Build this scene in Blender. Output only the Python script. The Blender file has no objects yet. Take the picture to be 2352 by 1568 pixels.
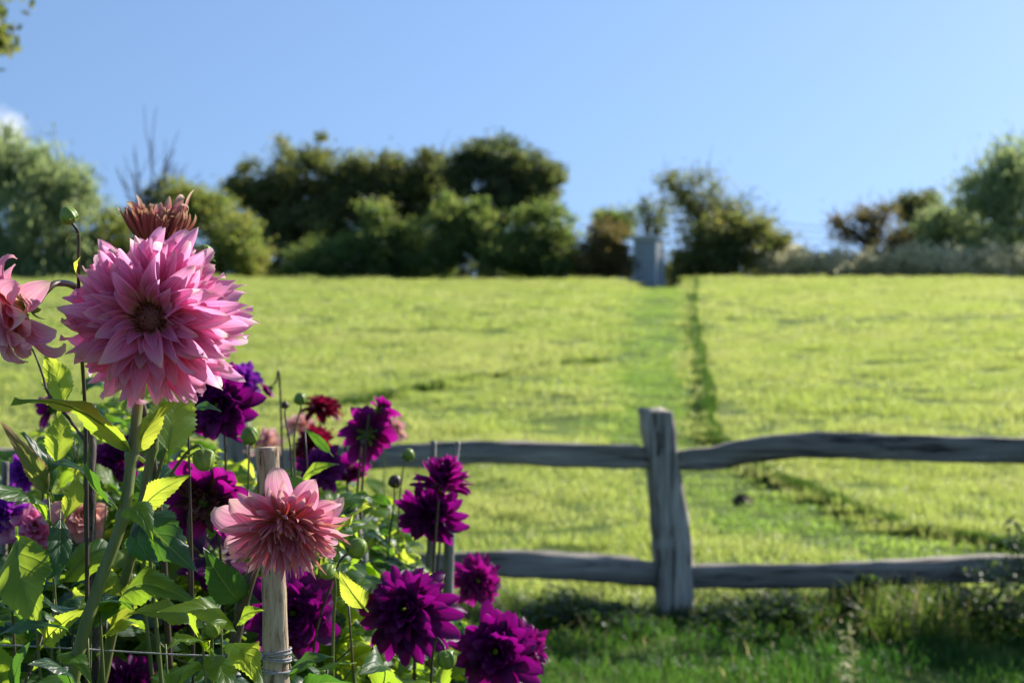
import bpy, math, random
import numpy as np
from mathutils import Vector, Matrix

R_ = lambda a: a * (math.pi / 180)
sc = bpy.context.scene
COL = sc.collection

# ------------------------------------------------------------------ camera, sky, sun, exposure
CAMZ, FPX, CX, CY = 1.25, 50 / 36 * 2352, 1176.0, 784.0
cam = bpy.data.cameras.new('camera')
cam.lens = 50; cam.sensor_width = 36; cam.clip_end = 5000; cam.clip_start = 0.05
cam.dof.use_dof = True; cam.dof.focus_distance = 1.47; cam.dof.aperture_fstop = 6.8; cam.dof.aperture_blades = 9
camo = bpy.data.objects.new('camera', cam); COL.objects.link(camo)
camo.location = (0, 0, CAMZ); camo.rotation_euler = (math.pi / 2, 0, 0)
sc.camera = camo

SUN_AZ, SUN_EL = R_(52), R_(32)          # azimuth to the right of the view direction (+Y)
sv = Vector((math.sin(SUN_AZ) * math.cos(SUN_EL), math.cos(SUN_AZ) * math.cos(SUN_EL), math.sin(SUN_EL)))
w = bpy.data.worlds.new('World'); sc.world = w; w.use_nodes = True
wn = w.node_tree; wn.nodes.clear()
wo = wn.nodes.new('ShaderNodeOutputWorld'); bg = wn.nodes.new('ShaderNodeBackground')
sky = wn.nodes.new('ShaderNodeTexSky'); sky.sky_type = 'NISHITA'; sky.sun_disc = False
sky.sun_elevation = SUN_EL; sky.sun_rotation = SUN_AZ
sky.air_density = 1.3; sky.dust_density = 0.45; sky.ozone_density = 3.0; sky.altitude = 50
bg.inputs['Strength'].default_value = 0.098
# look the sky up a little above the true direction, so that it stays blue down to the horizon
svm = wn.nodes.new('ShaderNodeVectorMath'); svm.operation = 'MULTIPLY_ADD'; svm.inputs[1].default_value = (1, 1, 0.7); svm.inputs[2].default_value = (0, 0, 0.30)
# one small cumulus cloud low on the left of the sky, fixed to its compass direction
tc = wn.nodes.new('ShaderNodeTexCoord')
sub = wn.nodes.new('ShaderNodeVectorMath'); sub.operation = 'SUBTRACT'
cd = Vector((-0.356, 1, 0.146)).normalized(); sub.inputs[1].default_value = cd
sclv = wn.nodes.new('ShaderNodeVectorMath'); sclv.operation = 'MULTIPLY'; sclv.inputs[1].default_value = (1, 1, 0.8)
ln = wn.nodes.new('ShaderNodeVectorMath'); ln.operation = 'LENGTH'
nz = wn.nodes.new('ShaderNodeTexNoise'); nz.inputs['Scale'].default_value = 45; nz.inputs['Detail'].default_value = 5
m1 = wn.nodes.new('ShaderNodeMath'); m1.operation = 'MULTIPLY_ADD'; m1.inputs[1].default_value = 0.026; m1.inputs[2].default_value = -0.011
m2 = wn.nodes.new('ShaderNodeMath'); m2.operation = 'ADD'
mr = wn.nodes.new('ShaderNodeMapRange'); mr.inputs['From Min'].default_value = 0.019; mr.inputs['From Max'].default_value = 0.006
mr.inputs['To Max'].default_value = 0.8
mix = wn.nodes.new('ShaderNodeMix'); mix.data_type = 'RGBA'; mix.inputs['B'].default_value = (7.5, 7.6, 8.0, 1)
tint = wn.nodes.new('ShaderNodeMix'); tint.data_type = 'RGBA'; tint.blend_type = 'MULTIPLY'; tint.inputs['Factor'].default_value = 1; tint.inputs['B'].default_value = (0.955, 0.98, 1.06, 1)
L = wn.links.new
L(tc.outputs['Generated'], svm.inputs[0]); L(svm.outputs[0], sky.inputs['Vector'])
L(tc.outputs['Generated'], sub.inputs[0]); L(sub.outputs[0], sclv.inputs[0]); L(sclv.outputs[0], ln.inputs[0])
L(tc.outputs['Generated'], nz.inputs['Vector']); L(nz.outputs['Fac'], m1.inputs[0])
L(ln.outputs['Value'], m2.inputs[0]); L(m1.outputs[0], m2.inputs[1]); L(m2.outputs[0], mr.inputs['Value'])
L(mr.outputs[0], mix.inputs['Factor']); L(sky.outputs[0], tint.inputs['A']); L(tint.outputs['Result'], mix.inputs['A']); L(mix.outputs['Result'], bg.inputs['Color'])
L(bg.outputs[0], wo.inputs['Surface'])
sl = bpy.data.lights.new('sun', 'SUN'); sl.energy = 4.6; sl.angle = R_(0.53); sl.color = (1.0, 0.94, 0.84)
so = bpy.data.objects.new('sun', sl); COL.objects.link(so)
so.rotation_euler = sv.to_track_quat('Z', 'Y').to_euler()
so.location = (8, 6, 10)
sc.view_settings.view_transform = 'Standard'; sc.view_settings.look = 'None'; sc.view_settings.gamma = 1
sc.view_settings.exposure = 0.87
sc.render.engine = 'CYCLES'
sc.cycles.use_denoising = True
sc.cycles.max_bounces = 10; sc.cycles.transmission_bounces = 8; sc.cycles.diffuse_bounces = 5
sc.cycles.sample_clamp_indirect = 6

# ------------------------------------------------------------------ helpers
rng = np.random.default_rng(7)
random.seed(7)

def at(px, py, d):
    """world point seen at photograph pixel (of 2352 x 1568) at distance d"""
    return Vector(((px - CX) / FPX * d, d, CAMZ - (py - CY) / FPX * d))

def vnoise(x, y, s, seed=0):
    x = np.asarray(x, float) / s + 1000; y = np.asarray(y, float) / s + 1000
    g = np.random.default_rng(seed).random((256, 256))
    xi = np.floor(x).astype(int); yi = np.floor(y).astype(int); fx = x - xi; fy = y - yi
    fx = fx * fx * (3 - 2 * fx); fy = fy * fy * (3 - 2 * fy)
    a = g[xi % 256, yi % 256]; b = g[(xi + 1) % 256, yi % 256]; c = g[xi % 256, (yi + 1) % 256]; d = g[(xi + 1) % 256, (yi + 1) % 256]
    return (a * (1 - fx) + b * fx) * (1 - fy) + (c * (1 - fx) + d * fx) * fy

def make_mesh(name, V, F, mats, uv=None, attrs=None, smooth=True, midx=None):
    V = np.asarray(V, np.float32); F = np.asarray(F, np.int32)
    me = bpy.data.meshes.new(name)
    me.vertices.add(len(V)); me.vertices.foreach_set('co', V.ravel())
    k = F.shape[1]; fl = F.ravel()
    me.loops.add(len(fl)); me.loops.foreach_set('vertex_index', fl)
    me.polygons.add(len(F)); me.polygons.foreach_set('loop_start', np.arange(0, len(fl), k, dtype=np.int32))
    me.polygons.foreach_set('use_smooth', np.full(len(F), smooth, dtype=bool))
    for m in (mats if isinstance(mats, (list, tuple)) else [mats]): me.materials.append(m)
    if midx is not None: me.polygons.foreach_set('material_index', np.asarray(midx, np.int32))
    me.update(calc_edges=True)
    if uv is not None:
        u = me.uv_layers.new(name='UVMap'); u.data.foreach_set('uv', np.asarray(uv, np.float32)[fl].ravel())
    for n, a in (attrs or {}).items():
        at_ = me.attributes.new(n, 'FLOAT', 'POINT'); at_.data.foreach_set('value', np.asarray(a, np.float32))
    me.validate()
    return me

def link(name, me, parent=None, loc=None):
    o = bpy.data.objects.new(name, me); COL.objects.link(o)
    if parent is not None: o.parent = parent
    if loc is not None: o.location = loc
    return o

def tag(o, label=None, cat=None, group=None, kind=None):
    if label: o['label'] = label
    if cat: o['category'] = cat
    if group: o['group'] = group
    if kind: o['kind'] = kind
    return o

def thing(name, loc, label, cat, group=None):
    o = bpy.data.objects.new(name, None); COL.objects.link(o); o.location = loc; o.empty_display_size = 0.05
    return tag(o, label, cat, group)

class Acc:
    """collects quads (with uv and per-vertex attribute) into one mesh"""
    def __init__(s): s.V = []; s.F = []; s.U = []; s.A = []; s.M = []; s.n = 0
    def add(s, V, F, U=None, A=None, m=0):
        V = np.asarray(V, float); F = np.asarray(F, int)
        s.V.append(V); s.F.append(F + s.n); s.n += len(V)
        s.U.append(np.zeros((len(V), 2)) if U is None else np.asarray(U)); s.A.append(np.zeros(len(V)) if A is None else np.broadcast_to(A, (len(V),)))
        s.M.append(np.full(len(F), m)); return s
    def build(s, name, mats, parent=None, origin=(0, 0, 0), smooth=True):
        V = np.concatenate(s.V) - np.asarray(origin, float)
        me = make_mesh(name, V, np.concatenate(s.F), mats, np.concatenate(s.U), {'rnd': np.concatenate(s.A)}, smooth, np.concatenate(s.M))
        return link(name, me, parent)

def catmull(P, n=6):
    P = [Vector(p) for p in P]; P = [P[0] * 2 - P[1]] + P + [P[-1] * 2 - P[-2]]
    out = []
    for i in range(1, len(P) - 2):
        for k in range(n):
            t = k / n; a, b, c, d = P[i - 1], P[i], P[i + 1], P[i + 2]
            out.append(0.5 * ((2 * b) + (c - a) * t + (2 * a - 5 * b + 4 * c - d) * t * t + (3 * b - a - 3 * c + d) * t ** 3))
    out.append(P[-2]); return np.array([tuple(p) for p in out])

def tube(P, rad, k=8, jitter=0.0, seed=0, squash=1.0):
    """returns V, F, UV of a tube with closed ends along points P (n,3); rad scalar or (n,)"""
    P = np.asarray(P, float); n = len(P); rad = np.broadcast_to(np.asarray(rad, float), (n,))
    T = np.gradient(P, axis=0); T /= np.linalg.norm(T, axis=1)[:, None] + 1e-9
    up = np.array([0.13, 0.97, 0.2]) if abs(T[0][2]) > 0.6 else np.array([0.05, 0.1, 1.0])
    S = np.cross(T, up); S /= np.linalg.norm(S, axis=1)[:, None] + 1e-9; N = np.cross(S, T)
    a = np.linspace(0, 2 * math.pi, k, endpoint=False)
    rr = rad[:, None] * (1 + jitter * np.random.default_rng(seed).normal(size=(n, k)))
    V = P[:, None, :] + rr[..., None] * (np.cos(a)[None, :, None] * S[:, None, :] + squash * np.sin(a)[None, :, None] * N[:, None, :])
    V = V.reshape(-1, 3); F = []
    i = np.arange(n - 1)[:, None] * k; j = np.arange(k)[None, :]; j2 = (j + 1) % k
    F = np.stack([i + j, i + j2, i + k + j2, i + k + j], -1).reshape(-1, 4)
    lenacc = np.concatenate([[0], np.cumsum(np.linalg.norm(np.diff(P, axis=0), axis=1))])
    U = np.stack([np.broadcast_to(j / k, (n, k)), np.broadcast_to(lenacc[:, None], (n, k))], -1).reshape(-1, 2)
    V = np.concatenate([V, P[:1], P[-1:]]); U = np.concatenate([U, U[:1], U[-1:]])
    c0, c1 = n * k, n * k + 1; jj = np.arange(0, k, 2)
    cap0 = np.stack([np.full(len(jj), c0), (jj + 2) % k, (jj + 1) % k, jj], -1)
    cap1 = np.stack([np.full(len(jj), c1), (n - 1) * k + jj, (n - 1) * k + (jj + 1) % k, (n - 1) * k + (jj + 2) % k], -1)
    return V, np.concatenate([F, cap0, cap1]), U

# ------------------------------------------------------------------ materials
def nmat(name):
    m = bpy.data.materials.new(name); m.use_nodes = True; nt = m.node_tree; nt.nodes.clear()
    return m, nt, nt.nodes.new('ShaderNodeOutputMaterial')
def N(nt, t, **kw):
    n = nt.nodes.new(t)
    for k, v in kw.items():
        if k.startswith('i_'):
            n.inputs[k[2:].replace('_', ' ')].default_value = v
        else: setattr(n, k, v)
    return n
def ramp(nt, stops, fac=None):
    r = nt.nodes.new('ShaderNodeValToRGB'); e = r.color_ramp.elements
    while len(e) > 1: e.remove(e[-1])
    e[0].position = stops[0][0]; e[0].color = (*stops[0][1], 1)
    for p, c in stops[1:]:
        x = e.new(p); x.color = (*c, 1)
    if fac is not None: nt.links.new(fac, r.inputs[0])
    return r
def mixc(nt, f, a, b, mode='MIX'):
    m = nt.nodes.new('ShaderNodeMix'); m.data_type = 'RGBA'; m.blend_type = mode
    for s, v in (('Factor', f), ('A', a), ('B', b)):
        if isinstance(v, (int, float)): m.inputs[s].default_value = v
        elif isinstance(v, tuple): m.inputs[s].default_value = (*v, 1) if len(v) == 3 else v
        else: nt.links.new(v, m.inputs[s])
    return m.outputs['Result']
def mth(nt, op, a, b=None, c=None, clamp=False):
    m = nt.nodes.new('ShaderNodeMath'); m.operation = op; m.use_clamp = clamp
    for i, v in enumerate((a, b, c)):
        if v is None: continue
        if isinstance(v, (int, float)): m.inputs[i].default_value = v
        else: nt.links.new(v, m.inputs[i])
    return m.outputs[0]

def thin_shader(nt, out, col, tcol, tfac, rough=0.45, spec=0.4, bump=None):
    p = N(nt, 'ShaderNodeBsdfPrincipled'); t = N(nt, 'ShaderNodeBsdfTranslucent'); ms = N(nt, 'ShaderNodeMixShader')
    ms.inputs[0].default_value = tfac
    for s, v in ((p.inputs['Base Color'], col), (t.inputs['Color'], tcol)):
        if isinstance(v, tuple): s.default_value = (*v, 1)
        else: nt.links.new(v, s)
    p.inputs['Roughness'].default_value = rough; p.inputs['Specular IOR Level'].default_value = spec
    if bump is not None: nt.links.new(bump, p.inputs['Normal']); nt.links.new(bump, t.inputs['Normal'])
    nt.links.new(p.outputs[0], ms.inputs[1]); nt.links.new(t.outputs[0], ms.inputs[2]); nt.links.new(ms.outputs[0], out.inputs['Surface'])
    return p

def petal_mat(name, stops, tstops, streak=(1, 1, 1), streak_f=0.35, tfac=0.5, rough=0.5, bump_s=0.25, spec=0.3):
    """stops run along the petal from its base (0) to its tip (1)"""
    m, nt, out = nmat(name)
    uv = N(nt, 'ShaderNodeUVMap'); sx = N(nt, 'ShaderNodeSeparateXYZ'); nt.links.new(uv.outputs[0], sx.inputs[0])
    at_ = N(nt, 'ShaderNodeAttribute', attribute_name='rnd')
    cmb = N(nt, 'ShaderNodeCombineXYZ')
    nt.links.new(mth(nt, 'MULTIPLY', sx.outputs[0], 11.0), cmb.inputs[0]); nt.links.new(mth(nt, 'MULTIPLY', sx.outputs[1], 0.9), cmb.inputs[1])
    nt.links.new(mth(nt, 'MULTIPLY', at_.outputs['Fac'], 37.0), cmb.inputs[2])
    nz = N(nt, 'ShaderNodeTexNoise', i_Scale=1.0, i_Detail=2.0); nt.links.new(cmb.outputs[0], nz.inputs['Vector'])
    st = ramp(nt, [(0.42, (0, 0, 0)), (0.66, (1, 1, 1))], nz.outputs['Fac'])
    vv = mth(nt, 'MULTIPLY_ADD', mth(nt, 'SUBTRACT', at_.outputs['Fac'], 0.5), 0.16, sx.outputs[1], clamp=True)
    c = ramp(nt, stops, vv).outputs[0]; t = ramp(nt, tstops, vv).outputs[0]
    f = mth(nt, 'MULTIPLY', st.outputs[0], streak_f)
    c = mixc(nt, f, c, streak); t2 = mixc(nt, mth(nt, 'MULTIPLY', f, 0.6), t, streak)
    cm2 = N(nt, 'ShaderNodeCombineXYZ'); nt.links.new(mth(nt, 'MULTIPLY', sx.outputs[0], 20.0), cm2.inputs[0]); nt.links.new(mth(nt, 'MULTIPLY', sx.outputs[1], 1.2), cm2.inputs[1]); nt.links.new(mth(nt, 'MULTIPLY', at_.outputs['Fac'], 91.0), cm2.inputs[2])
    fz = N(nt, 'ShaderNodeTexNoise', i_Scale=1.0, i_Detail=1.0); nt.links.new(cm2.outputs[0], fz.inputs['Vector'])
    fv = ramp(nt, [(0.34, (0.64, 0.60, 0.66)), (0.58, (1, 1, 1))], fz.outputs['Fac']).outputs[0]
    c = mixc(nt, 0.8, c, fv, 'MULTIPLY'); t2 = mixc(nt, 0.8, t2, fv, 'MULTIPLY')
    bmp = N(nt, 'ShaderNodeBump', i_Strength=bump_s, i_Distance=0.002); nt.links.new(nz.outputs['Fac'], bmp.inputs['Height'])
    thin_shader(nt, out, c, t2, tfac, rough, spec, bmp.outputs[0])
    return m

PINK = petal_mat('petal_pink',
    [(0.0, (0.88, 0.66, 0.18)), (0.28, (0.89, 0.50, 0.27)), (0.52, (0.91, 0.24, 0.45)), (0.75, (0.91, 0.33, 0.60)), (0.93, (0.90, 0.48, 0.68)), (1.0, (0.82, 0.58, 0.55))],
    [(0.0, (0.95, 0.62, 0.22)), (0.2, (0.95, 0.38, 0.35)), (0.45, (0.96, 0.22, 0.52)), (0.9, (0.97, 0.48, 0.76)), (1, (0.95, 0.7, 0.7))],
    streak=(0.90, 0.50, 0.50), streak_f=0.28, tfac=0.68)
PINKHANG = petal_mat('petal_salmon_pink',
    [(0.0, (0.85, 0.55, 0.15)), (0.16, (0.82, 0.32, 0.28)), (0.5, (0.80, 0.17, 0.40)), (0.85, (0.85, 0.36, 0.56)), (1.0, (0.86, 0.62, 0.48))],
    [(0.0, (0.95, 0.62, 0.2)), (0.3, (0.96, 0.40, 0.42)), (0.7, (0.96, 0.38, 0.56)), (1, (0.95, 0.6, 0.55))],
    streak=(0.92, 0.62, 0.52), streak_f=0.42, tfac=0.45)
DUSTY = petal_mat('petal_faded_brown_pink',
    [(0.0, (0.20, 0.08, 0.04)), (0.5, (0.24, 0.055, 0.06)), (0.85, (0.32, 0.09, 0.08)), (1.0, (0.75, 0.50, 0.28))],
    [(0.0, (0.5, 0.25, 0.08)), (0.7, (0.6, 0.16, 0.14)), (1, (0.9, 0.7, 0.35))], streak=(0.5, 0.25, 0.14), streak_f=0.4, tfac=0.25, rough=0.6)
DUSTYP = petal_mat('petal_faded_rose',
    [(0.0, (0.35, 0.16, 0.08)), (0.6, (0.42, 0.10, 0.13)), (1.0, (0.75, 0.55, 0.35))],
    [(0.0, (0.6, 0.3, 0.1)), (0.6, (0.75, 0.2, 0.25)), (1, (0.95, 0.85, 0.5))], streak=(0.6, 0.35, 0.25), streak_f=0.4, tfac=0.4)
CENTRE = petal_mat('petal_centre_brown_red',
    [(0.0, (0.12, 0.04, 0.02)), (0.6, (0.26, 0.035, 0.05)), (1.0, (0.42, 0.13, 0.10))],
    [(0.0, (0.4, 0.2, 0.05)), (1, (0.6, 0.2, 0.16))], streak=(0.4, 0.2, 0.08), streak_f=0.3, tfac=0.2)
PALE = petal_mat('petal_pale_pink',
    [(0.0, (0.8, 0.5, 0.3)), (0.5, (0.82, 0.30, 0.36)), (1.0, (0.85, 0.5, 0.5))],
    [(0.0, (0.9, 0.6, 0.3)), (1, (0.92, 0.5, 0.5))], streak=(0.9, 0.6, 0.55), tfac=0.5)
PURPLE = petal_mat('petal_purple',
    [(0.0, (0.02, 0.001, 0.02)), (0.35, (0.055, 0.002, 0.055)), (0.9, (0.12, 0.004, 0.11)), (1.0, (0.18, 0.012, 0.16))],
    [(0.0, (0.10, 0.0, 0.08)), (0.6, (0.42, 0.002, 0.30)), (1, (0.58, 0.012, 0.44))], streak=(0.04, 0.001, 0.05), streak_f=0.35, tfac=0.34, rough=0.42, spec=0.22)
PURPLE2 = petal_mat('petal_red_purple',
    [(0.0, (0.03, 0.001, 0.02)), (0.35, (0.085, 0.002, 0.06)), (0.9, (0.17, 0.006, 0.125)), (1.0, (0.24, 0.03, 0.17))],
    [(0.0, (0.16, 0.0, 0.10)), (0.6, (0.56, 0.004, 0.34)), (1, (0.72, 0.03, 0.48))], streak=(0.05, 0.001, 0.04), streak_f=0.35, tfac=0.4, rough=0.42, spec=0.22)
VIOLET = petal_mat('petal_violet',
    [(0.0, (0.06, 0.004, 0.11)), (0.5, (0.16, 0.012, 0.30)), (1.0, (0.26, 0.04, 0.42))],
    [(0.0, (0.25, 0.01, 0.4)), (1, (0.55, 0.06, 0.75))], streak=(0.1, 0.004, 0.2), streak_f=0.35, tfac=0.45)
CRIMSON = petal_mat('petal_crimson',
    [(0.0, (0.05, 0.0, 0.006)), (0.5, (0.12, 0.002, 0.018)), (1.0, (0.24, 0.006, 0.04))],
    [(0.0, (0.2, 0.0, 0.02)), (1, (0.50, 0.008, 0.07))], streak=(0.1, 0.002, 0.01), streak_f=0.3, tfac=0.4)
WILTED = petal_mat('petal_wilted_brown',
    [(0.0, (0.06, 0.035, 0.02)), (0.6, (0.09, 0.02, 0.035)), (1.0, (0.13, 0.05, 0.04))],
    [(0.0, (0.2, 0.1, 0.03)), (1, (0.3, 0.05, 0.06))], streak=(0.1, 0.06, 0.03), tfac=0.15)

def leaf_mat(name, c1, c2, t1, t2, tfac=0.5, rough=0.36, edge=None):
    m, nt, out = nmat(name)
    uv = N(nt, 'ShaderNodeUVMap'); sx = N(nt, 'ShaderNodeSeparateXYZ'); nt.links.new(uv.outputs[0], sx.inputs[0])
    U = mth(nt, 'ABSOLUTE', mth(nt, 'MULTIPLY_ADD', sx.outputs[0], 2.0, -1.0)); V = sx.outputs[1]
    mid = mth(nt, 'LESS_THAN', U, 0.045)
    s = mth(nt, 'FRACT', mth(nt, 'MULTIPLY', mth(nt, 'SUBTRACT', V, mth(nt, 'MULTIPLY', mth(nt, 'POWER', U, 0.8), 0.26)), 6.0))
    s = mth(nt, 'ABSOLUTE', mth(nt, 'SUBTRACT', s, 0.5))           # 0.5 on a vein
    side = ramp(nt, [(0.455, (0, 0, 0)), (0.5, (1, 1, 1))], s).outputs[0]
    vein = mth(nt, 'MAXIMUM', mid, mth(nt, 'MULTIPLY', side, 0.4))
    tcx = N(nt, 'ShaderNodeTexCoord'); nz = N(nt, 'ShaderNodeTexNoise', i_Scale=5.0, i_Detail=4.0)
    nt.links.new(tcx.outputs['Object'], nz.inputs['Vector'])
    oi = N(nt, 'ShaderNodeObjectInfo')
    f = mth(nt, 'ADD', mth(nt, 'MULTIPLY', oi.outputs['Random'], 0.65), mth(nt, 'MULTIPLY', nz.outputs['Fac'], 0.45), clamp=True)
    c = mixc(nt, f, c1, c2); t = mixc(nt, f, t1, t2)
    c = mixc(nt, mth(nt, 'MULTIPLY', vein, 0.5), c, (0.20, 0.30, 0.06)); t = mixc(nt, mth(nt, 'MULTIPLY', vein, 0.5), t, (0.62, 0.75, 0.14))
    if edge:
        e = mth(nt, 'MULTIPLY', mth(nt, 'POWER', mth(nt, 'MAXIMUM', U, V), 5.0), nz.outputs['Fac'])
        e = mth(nt, 'MULTIPLY', e, 1.8, clamp=True); c = mixc(nt, e, c, edge); t = mixc(nt, e, t, tuple(min(1, 1.8 * x) for x in edge))
    h = mth(nt, 'ADD', mth(nt, 'MULTIPLY', mth(nt, 'POWER', mth(nt, 'MULTIPLY', s, 2.0), 5.0), 0.8), mth(nt, 'MULTIPLY', mth(nt, 'MULTIPLY', mid, -1.0), 0.8))
    h = mth(nt, 'MULTIPLY_ADD', nz.outputs['Fac'], 0.6, mth(nt, 'MULTIPLY', h, -1.0))
    b = N(nt, 'ShaderNodeBump', i_Strength=0.28, i_Distance=0.002); nt.links.new(h, b.inputs['Height'])
    p_ = thin_shader(nt, out, c, t, tfac, rough, 0.5, b.outputs[0])
    n2 = N(nt, 'ShaderNodeTexNoise', i_Scale=14.0, i_Detail=3.0); nt.links.new(tcx.outputs['Object'], n2.inputs['Vector'])
    nt.links.new(mth(nt, 'MULTIPLY_ADD', n2.outputs['Fac'], 0.45, rough - 0.12), p_.inputs['Roughness'])
    return m
LEAF = leaf_mat('leaf_green', (0.010, 0.045, 0.018), (0.03, 0.095, 0.018), (0.26, 0.48, 0.02), (0.55, 0.74, 0.05), tfac=0.55)
LEAFY = leaf_mat('leaf_yellow_green', (0.04, 0.11, 0.015), (0.08, 0.16, 0.02), (0.60, 0.78, 0.06), (0.78, 0.84, 0.08), tfac=0.6)
LEAFD = leaf_mat('leaf_dark_blue_green', (0.008, 0.038, 0.024), (0.016, 0.058, 0.026), (0.10, 0.30, 0.03), (0.20, 0.44, 0.03), tfac=0.38, rough=0.3)
LEAFW = leaf_mat('leaf_withered', (0.05, 0.08, 0.03), (0.08, 0.10, 0.03), (0.28, 0.38, 0.05), (0.4, 0.45, 0.08), edge=(0.35, 0.17, 0.07), rough=0.5)

def simple_mat(name, stops, scale=(30, 30, 30), rough=0.6, bump=0.3, dist=0.002, spec=0.3, coord='Object', detail=5.0, sss=0):
    m, nt, out = nmat(name); p = N(nt, 'ShaderNodeBsdfPrincipled'); tcx = N(nt, 'ShaderNodeTexCoord'); mp = N(nt, 'ShaderNodeMapping')
    mp.inputs['Scale'].default_value = scale; nt.links.new(tcx.outputs[coord], mp.inputs[0])
    nz = N(nt, 'ShaderNodeTexNoise', i_Scale=1.0, i_Detail=detail); nt.links.new(mp.outputs[0], nz.inputs['Vector'])
    r = ramp(nt, stops, nz.outputs['Fac']); nt.links.new(r.outputs[0], p.inputs['Base Color'])
    b = N(nt, 'ShaderNodeBump', i_Strength=bump, i_Distance=dist); nt.links.new(nz.outputs['Fac'], b.inputs['Height']); nt.links.new(b.outputs[0], p.inputs['Normal'])
    p.inputs['Roughness'].default_value = rough; p.inputs['Specular IOR Level'].default_value = spec
    nt.links.new(p.outputs[0], out.inputs['Surface'])
    return m
STEM = simple_mat('stem_green', [(0.3, (0.085, 0.11, 0.03)), (0.55, (0.14, 0.17, 0.05)), (0.75, (0.16, 0.11, 0.06))], (110, 110, 9), 0.45, 0.2)
STEMP = simple_mat('stem_purple_brown', [(0.3, (0.045, 0.03, 0.03)), (0.7, (0.11, 0.08, 0.045))], (60, 60, 12), 0.45, 0.2)
BUDG = simple_mat('bud_green', [(0.3, (0.10, 0.17, 0.025)), (0.7, (0.24, 0.32, 0.055))], (60, 60, 60), 0.4, 0.25)
BUDS = petal_mat('sepal_green', [(0, (0.08, 0.16, 0.03)), (1, (0.18, 0.26, 0.05))], [(0, (0.3, 0.5, 0.05)), (1, (0.5, 0.6, 0.08))], streak=(0.14, 0.25, 0.05), tfac=0.4)

def wood_mat(name, cols, grain=(90, 90, 7), rough=0.75, crack=0.6, bdist=0.004):
    m, nt, out = nmat(name); p = N(nt, 'ShaderNodeBsdfPrincipled'); tcx = N(nt, 'ShaderNodeTexCoord')
    mp = N(nt, 'ShaderNodeMapping'); mp.inputs['Scale'].default_value = grain; nt.links.new(tcx.outputs['Object'], mp.inputs[0])
    nz = N(nt, 'ShaderNodeTexNoise', i_Scale=1.0, i_Detail=6.0, i_Roughness=0.65, i_Distortion=0.6); nt.links.new(mp.outputs[0], nz.inputs['Vector'])
    mp2 = N(nt, 'ShaderNodeMapping'); mp2.inputs['Scale'].default_value = tuple(g * 0.25 for g in grain); nt.links.new(tcx.outputs['Object'], mp2.inputs[0])
    n2 = N(nt, 'ShaderNodeTexNoise', i_Scale=1.0, i_Detail=3.0); nt.links.new(mp2.outputs[0], n2.inputs['Vector'])
    r = ramp(nt, [(0.34, cols[0]), (0.52, cols[1]), (0.68, cols[2])], mth(nt, 'MULTIPLY_ADD', n2.outputs['Fac'], 0.45, mth(nt, 'MULTIPLY', nz.outputs['Fac'], 0.6)))
    cr = ramp(nt, [(0.36, (1, 1, 1)), (0.43, (0, 0, 0))], nz.outputs['Fac']).outputs[0]
    c = mixc(nt, mth(nt, 'MULTIPLY', cr, crack), r.outputs[0], tuple(x * 0.35 for x in cols[0]))
    nt.links.new(c, p.inputs['Base Color'])
    h = mth(nt, 'SUBTRACT', nz.outputs['Fac'], mth(nt, 'MULTIPLY', cr, 0.5))
    b = N(nt, 'ShaderNodeBump', i_Strength=0.8, i_Distance=bdist); nt.links.new(h, b.inputs['Height']); nt.links.new(b.outputs[0], p.inputs['Normal'])
    p.inputs['Roughness'].default_value = rough; p.inputs['Specular IOR Level'].default_value = 0.25
    nt.links.new(p.outputs[0], out.inputs['Surface']); return m
POSTW = wood_mat('weathered_post', [(0.13, 0.11, 0.085), (0.34, 0.30, 0.245), (0.60, 0.54, 0.45)], (34, 34, 3.0), bdist=0.012, crack=0.85)
RAILW = wood_mat('weathered_rail', [(0.09, 0.075, 0.06), (0.24, 0.21, 0.175), (0.44, 0.385, 0.32)], (2.6, 36, 36), bdist=0.012, crack=0.85)
STAKEW = wood_mat('pale_stake_wood', [(0.20, 0.12, 0.065), (0.42, 0.31, 0.21), (0.62, 0.52, 0.39)], (150, 150, 24), bdist=0.003, crack=0.7)
STAKEG = wood_mat('grey_cane_wood', [(0.10, 0.09, 0.08), (0.20, 0.19, 0.17), (0.32, 0.30, 0.27)], (120, 120, 10), bdist=0.002)
STAKED = wood_mat('dark_stick_bark', [(0.035, 0.03, 0.03), (0.075, 0.065, 0.06), (0.16, 0.14, 0.12)], (160, 160, 60), bdist=0.002, crack=0.3)
BARK = wood_mat('tree_bark', [(0.03, 0.025, 0.02), (0.06, 0.05, 0.04), (0.11, 0.09, 0.07)], (8, 8, 1.5), bdist=0.02)
TWINE = simple_mat('twine_grey', [(0.35, (0.22, 0.21, 0.24)), (0.65, (0.5, 0.48, 0.5))], (900, 900, 900), 0.9, 0.6, 0.0006)
SOIL = simple_mat('soil', [(0.3, (0.03, 0.02, 0.013)), (0.7, (0.08, 0.055, 0.035))], (9, 9, 9), 0.95, 0.8, 0.03)

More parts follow.
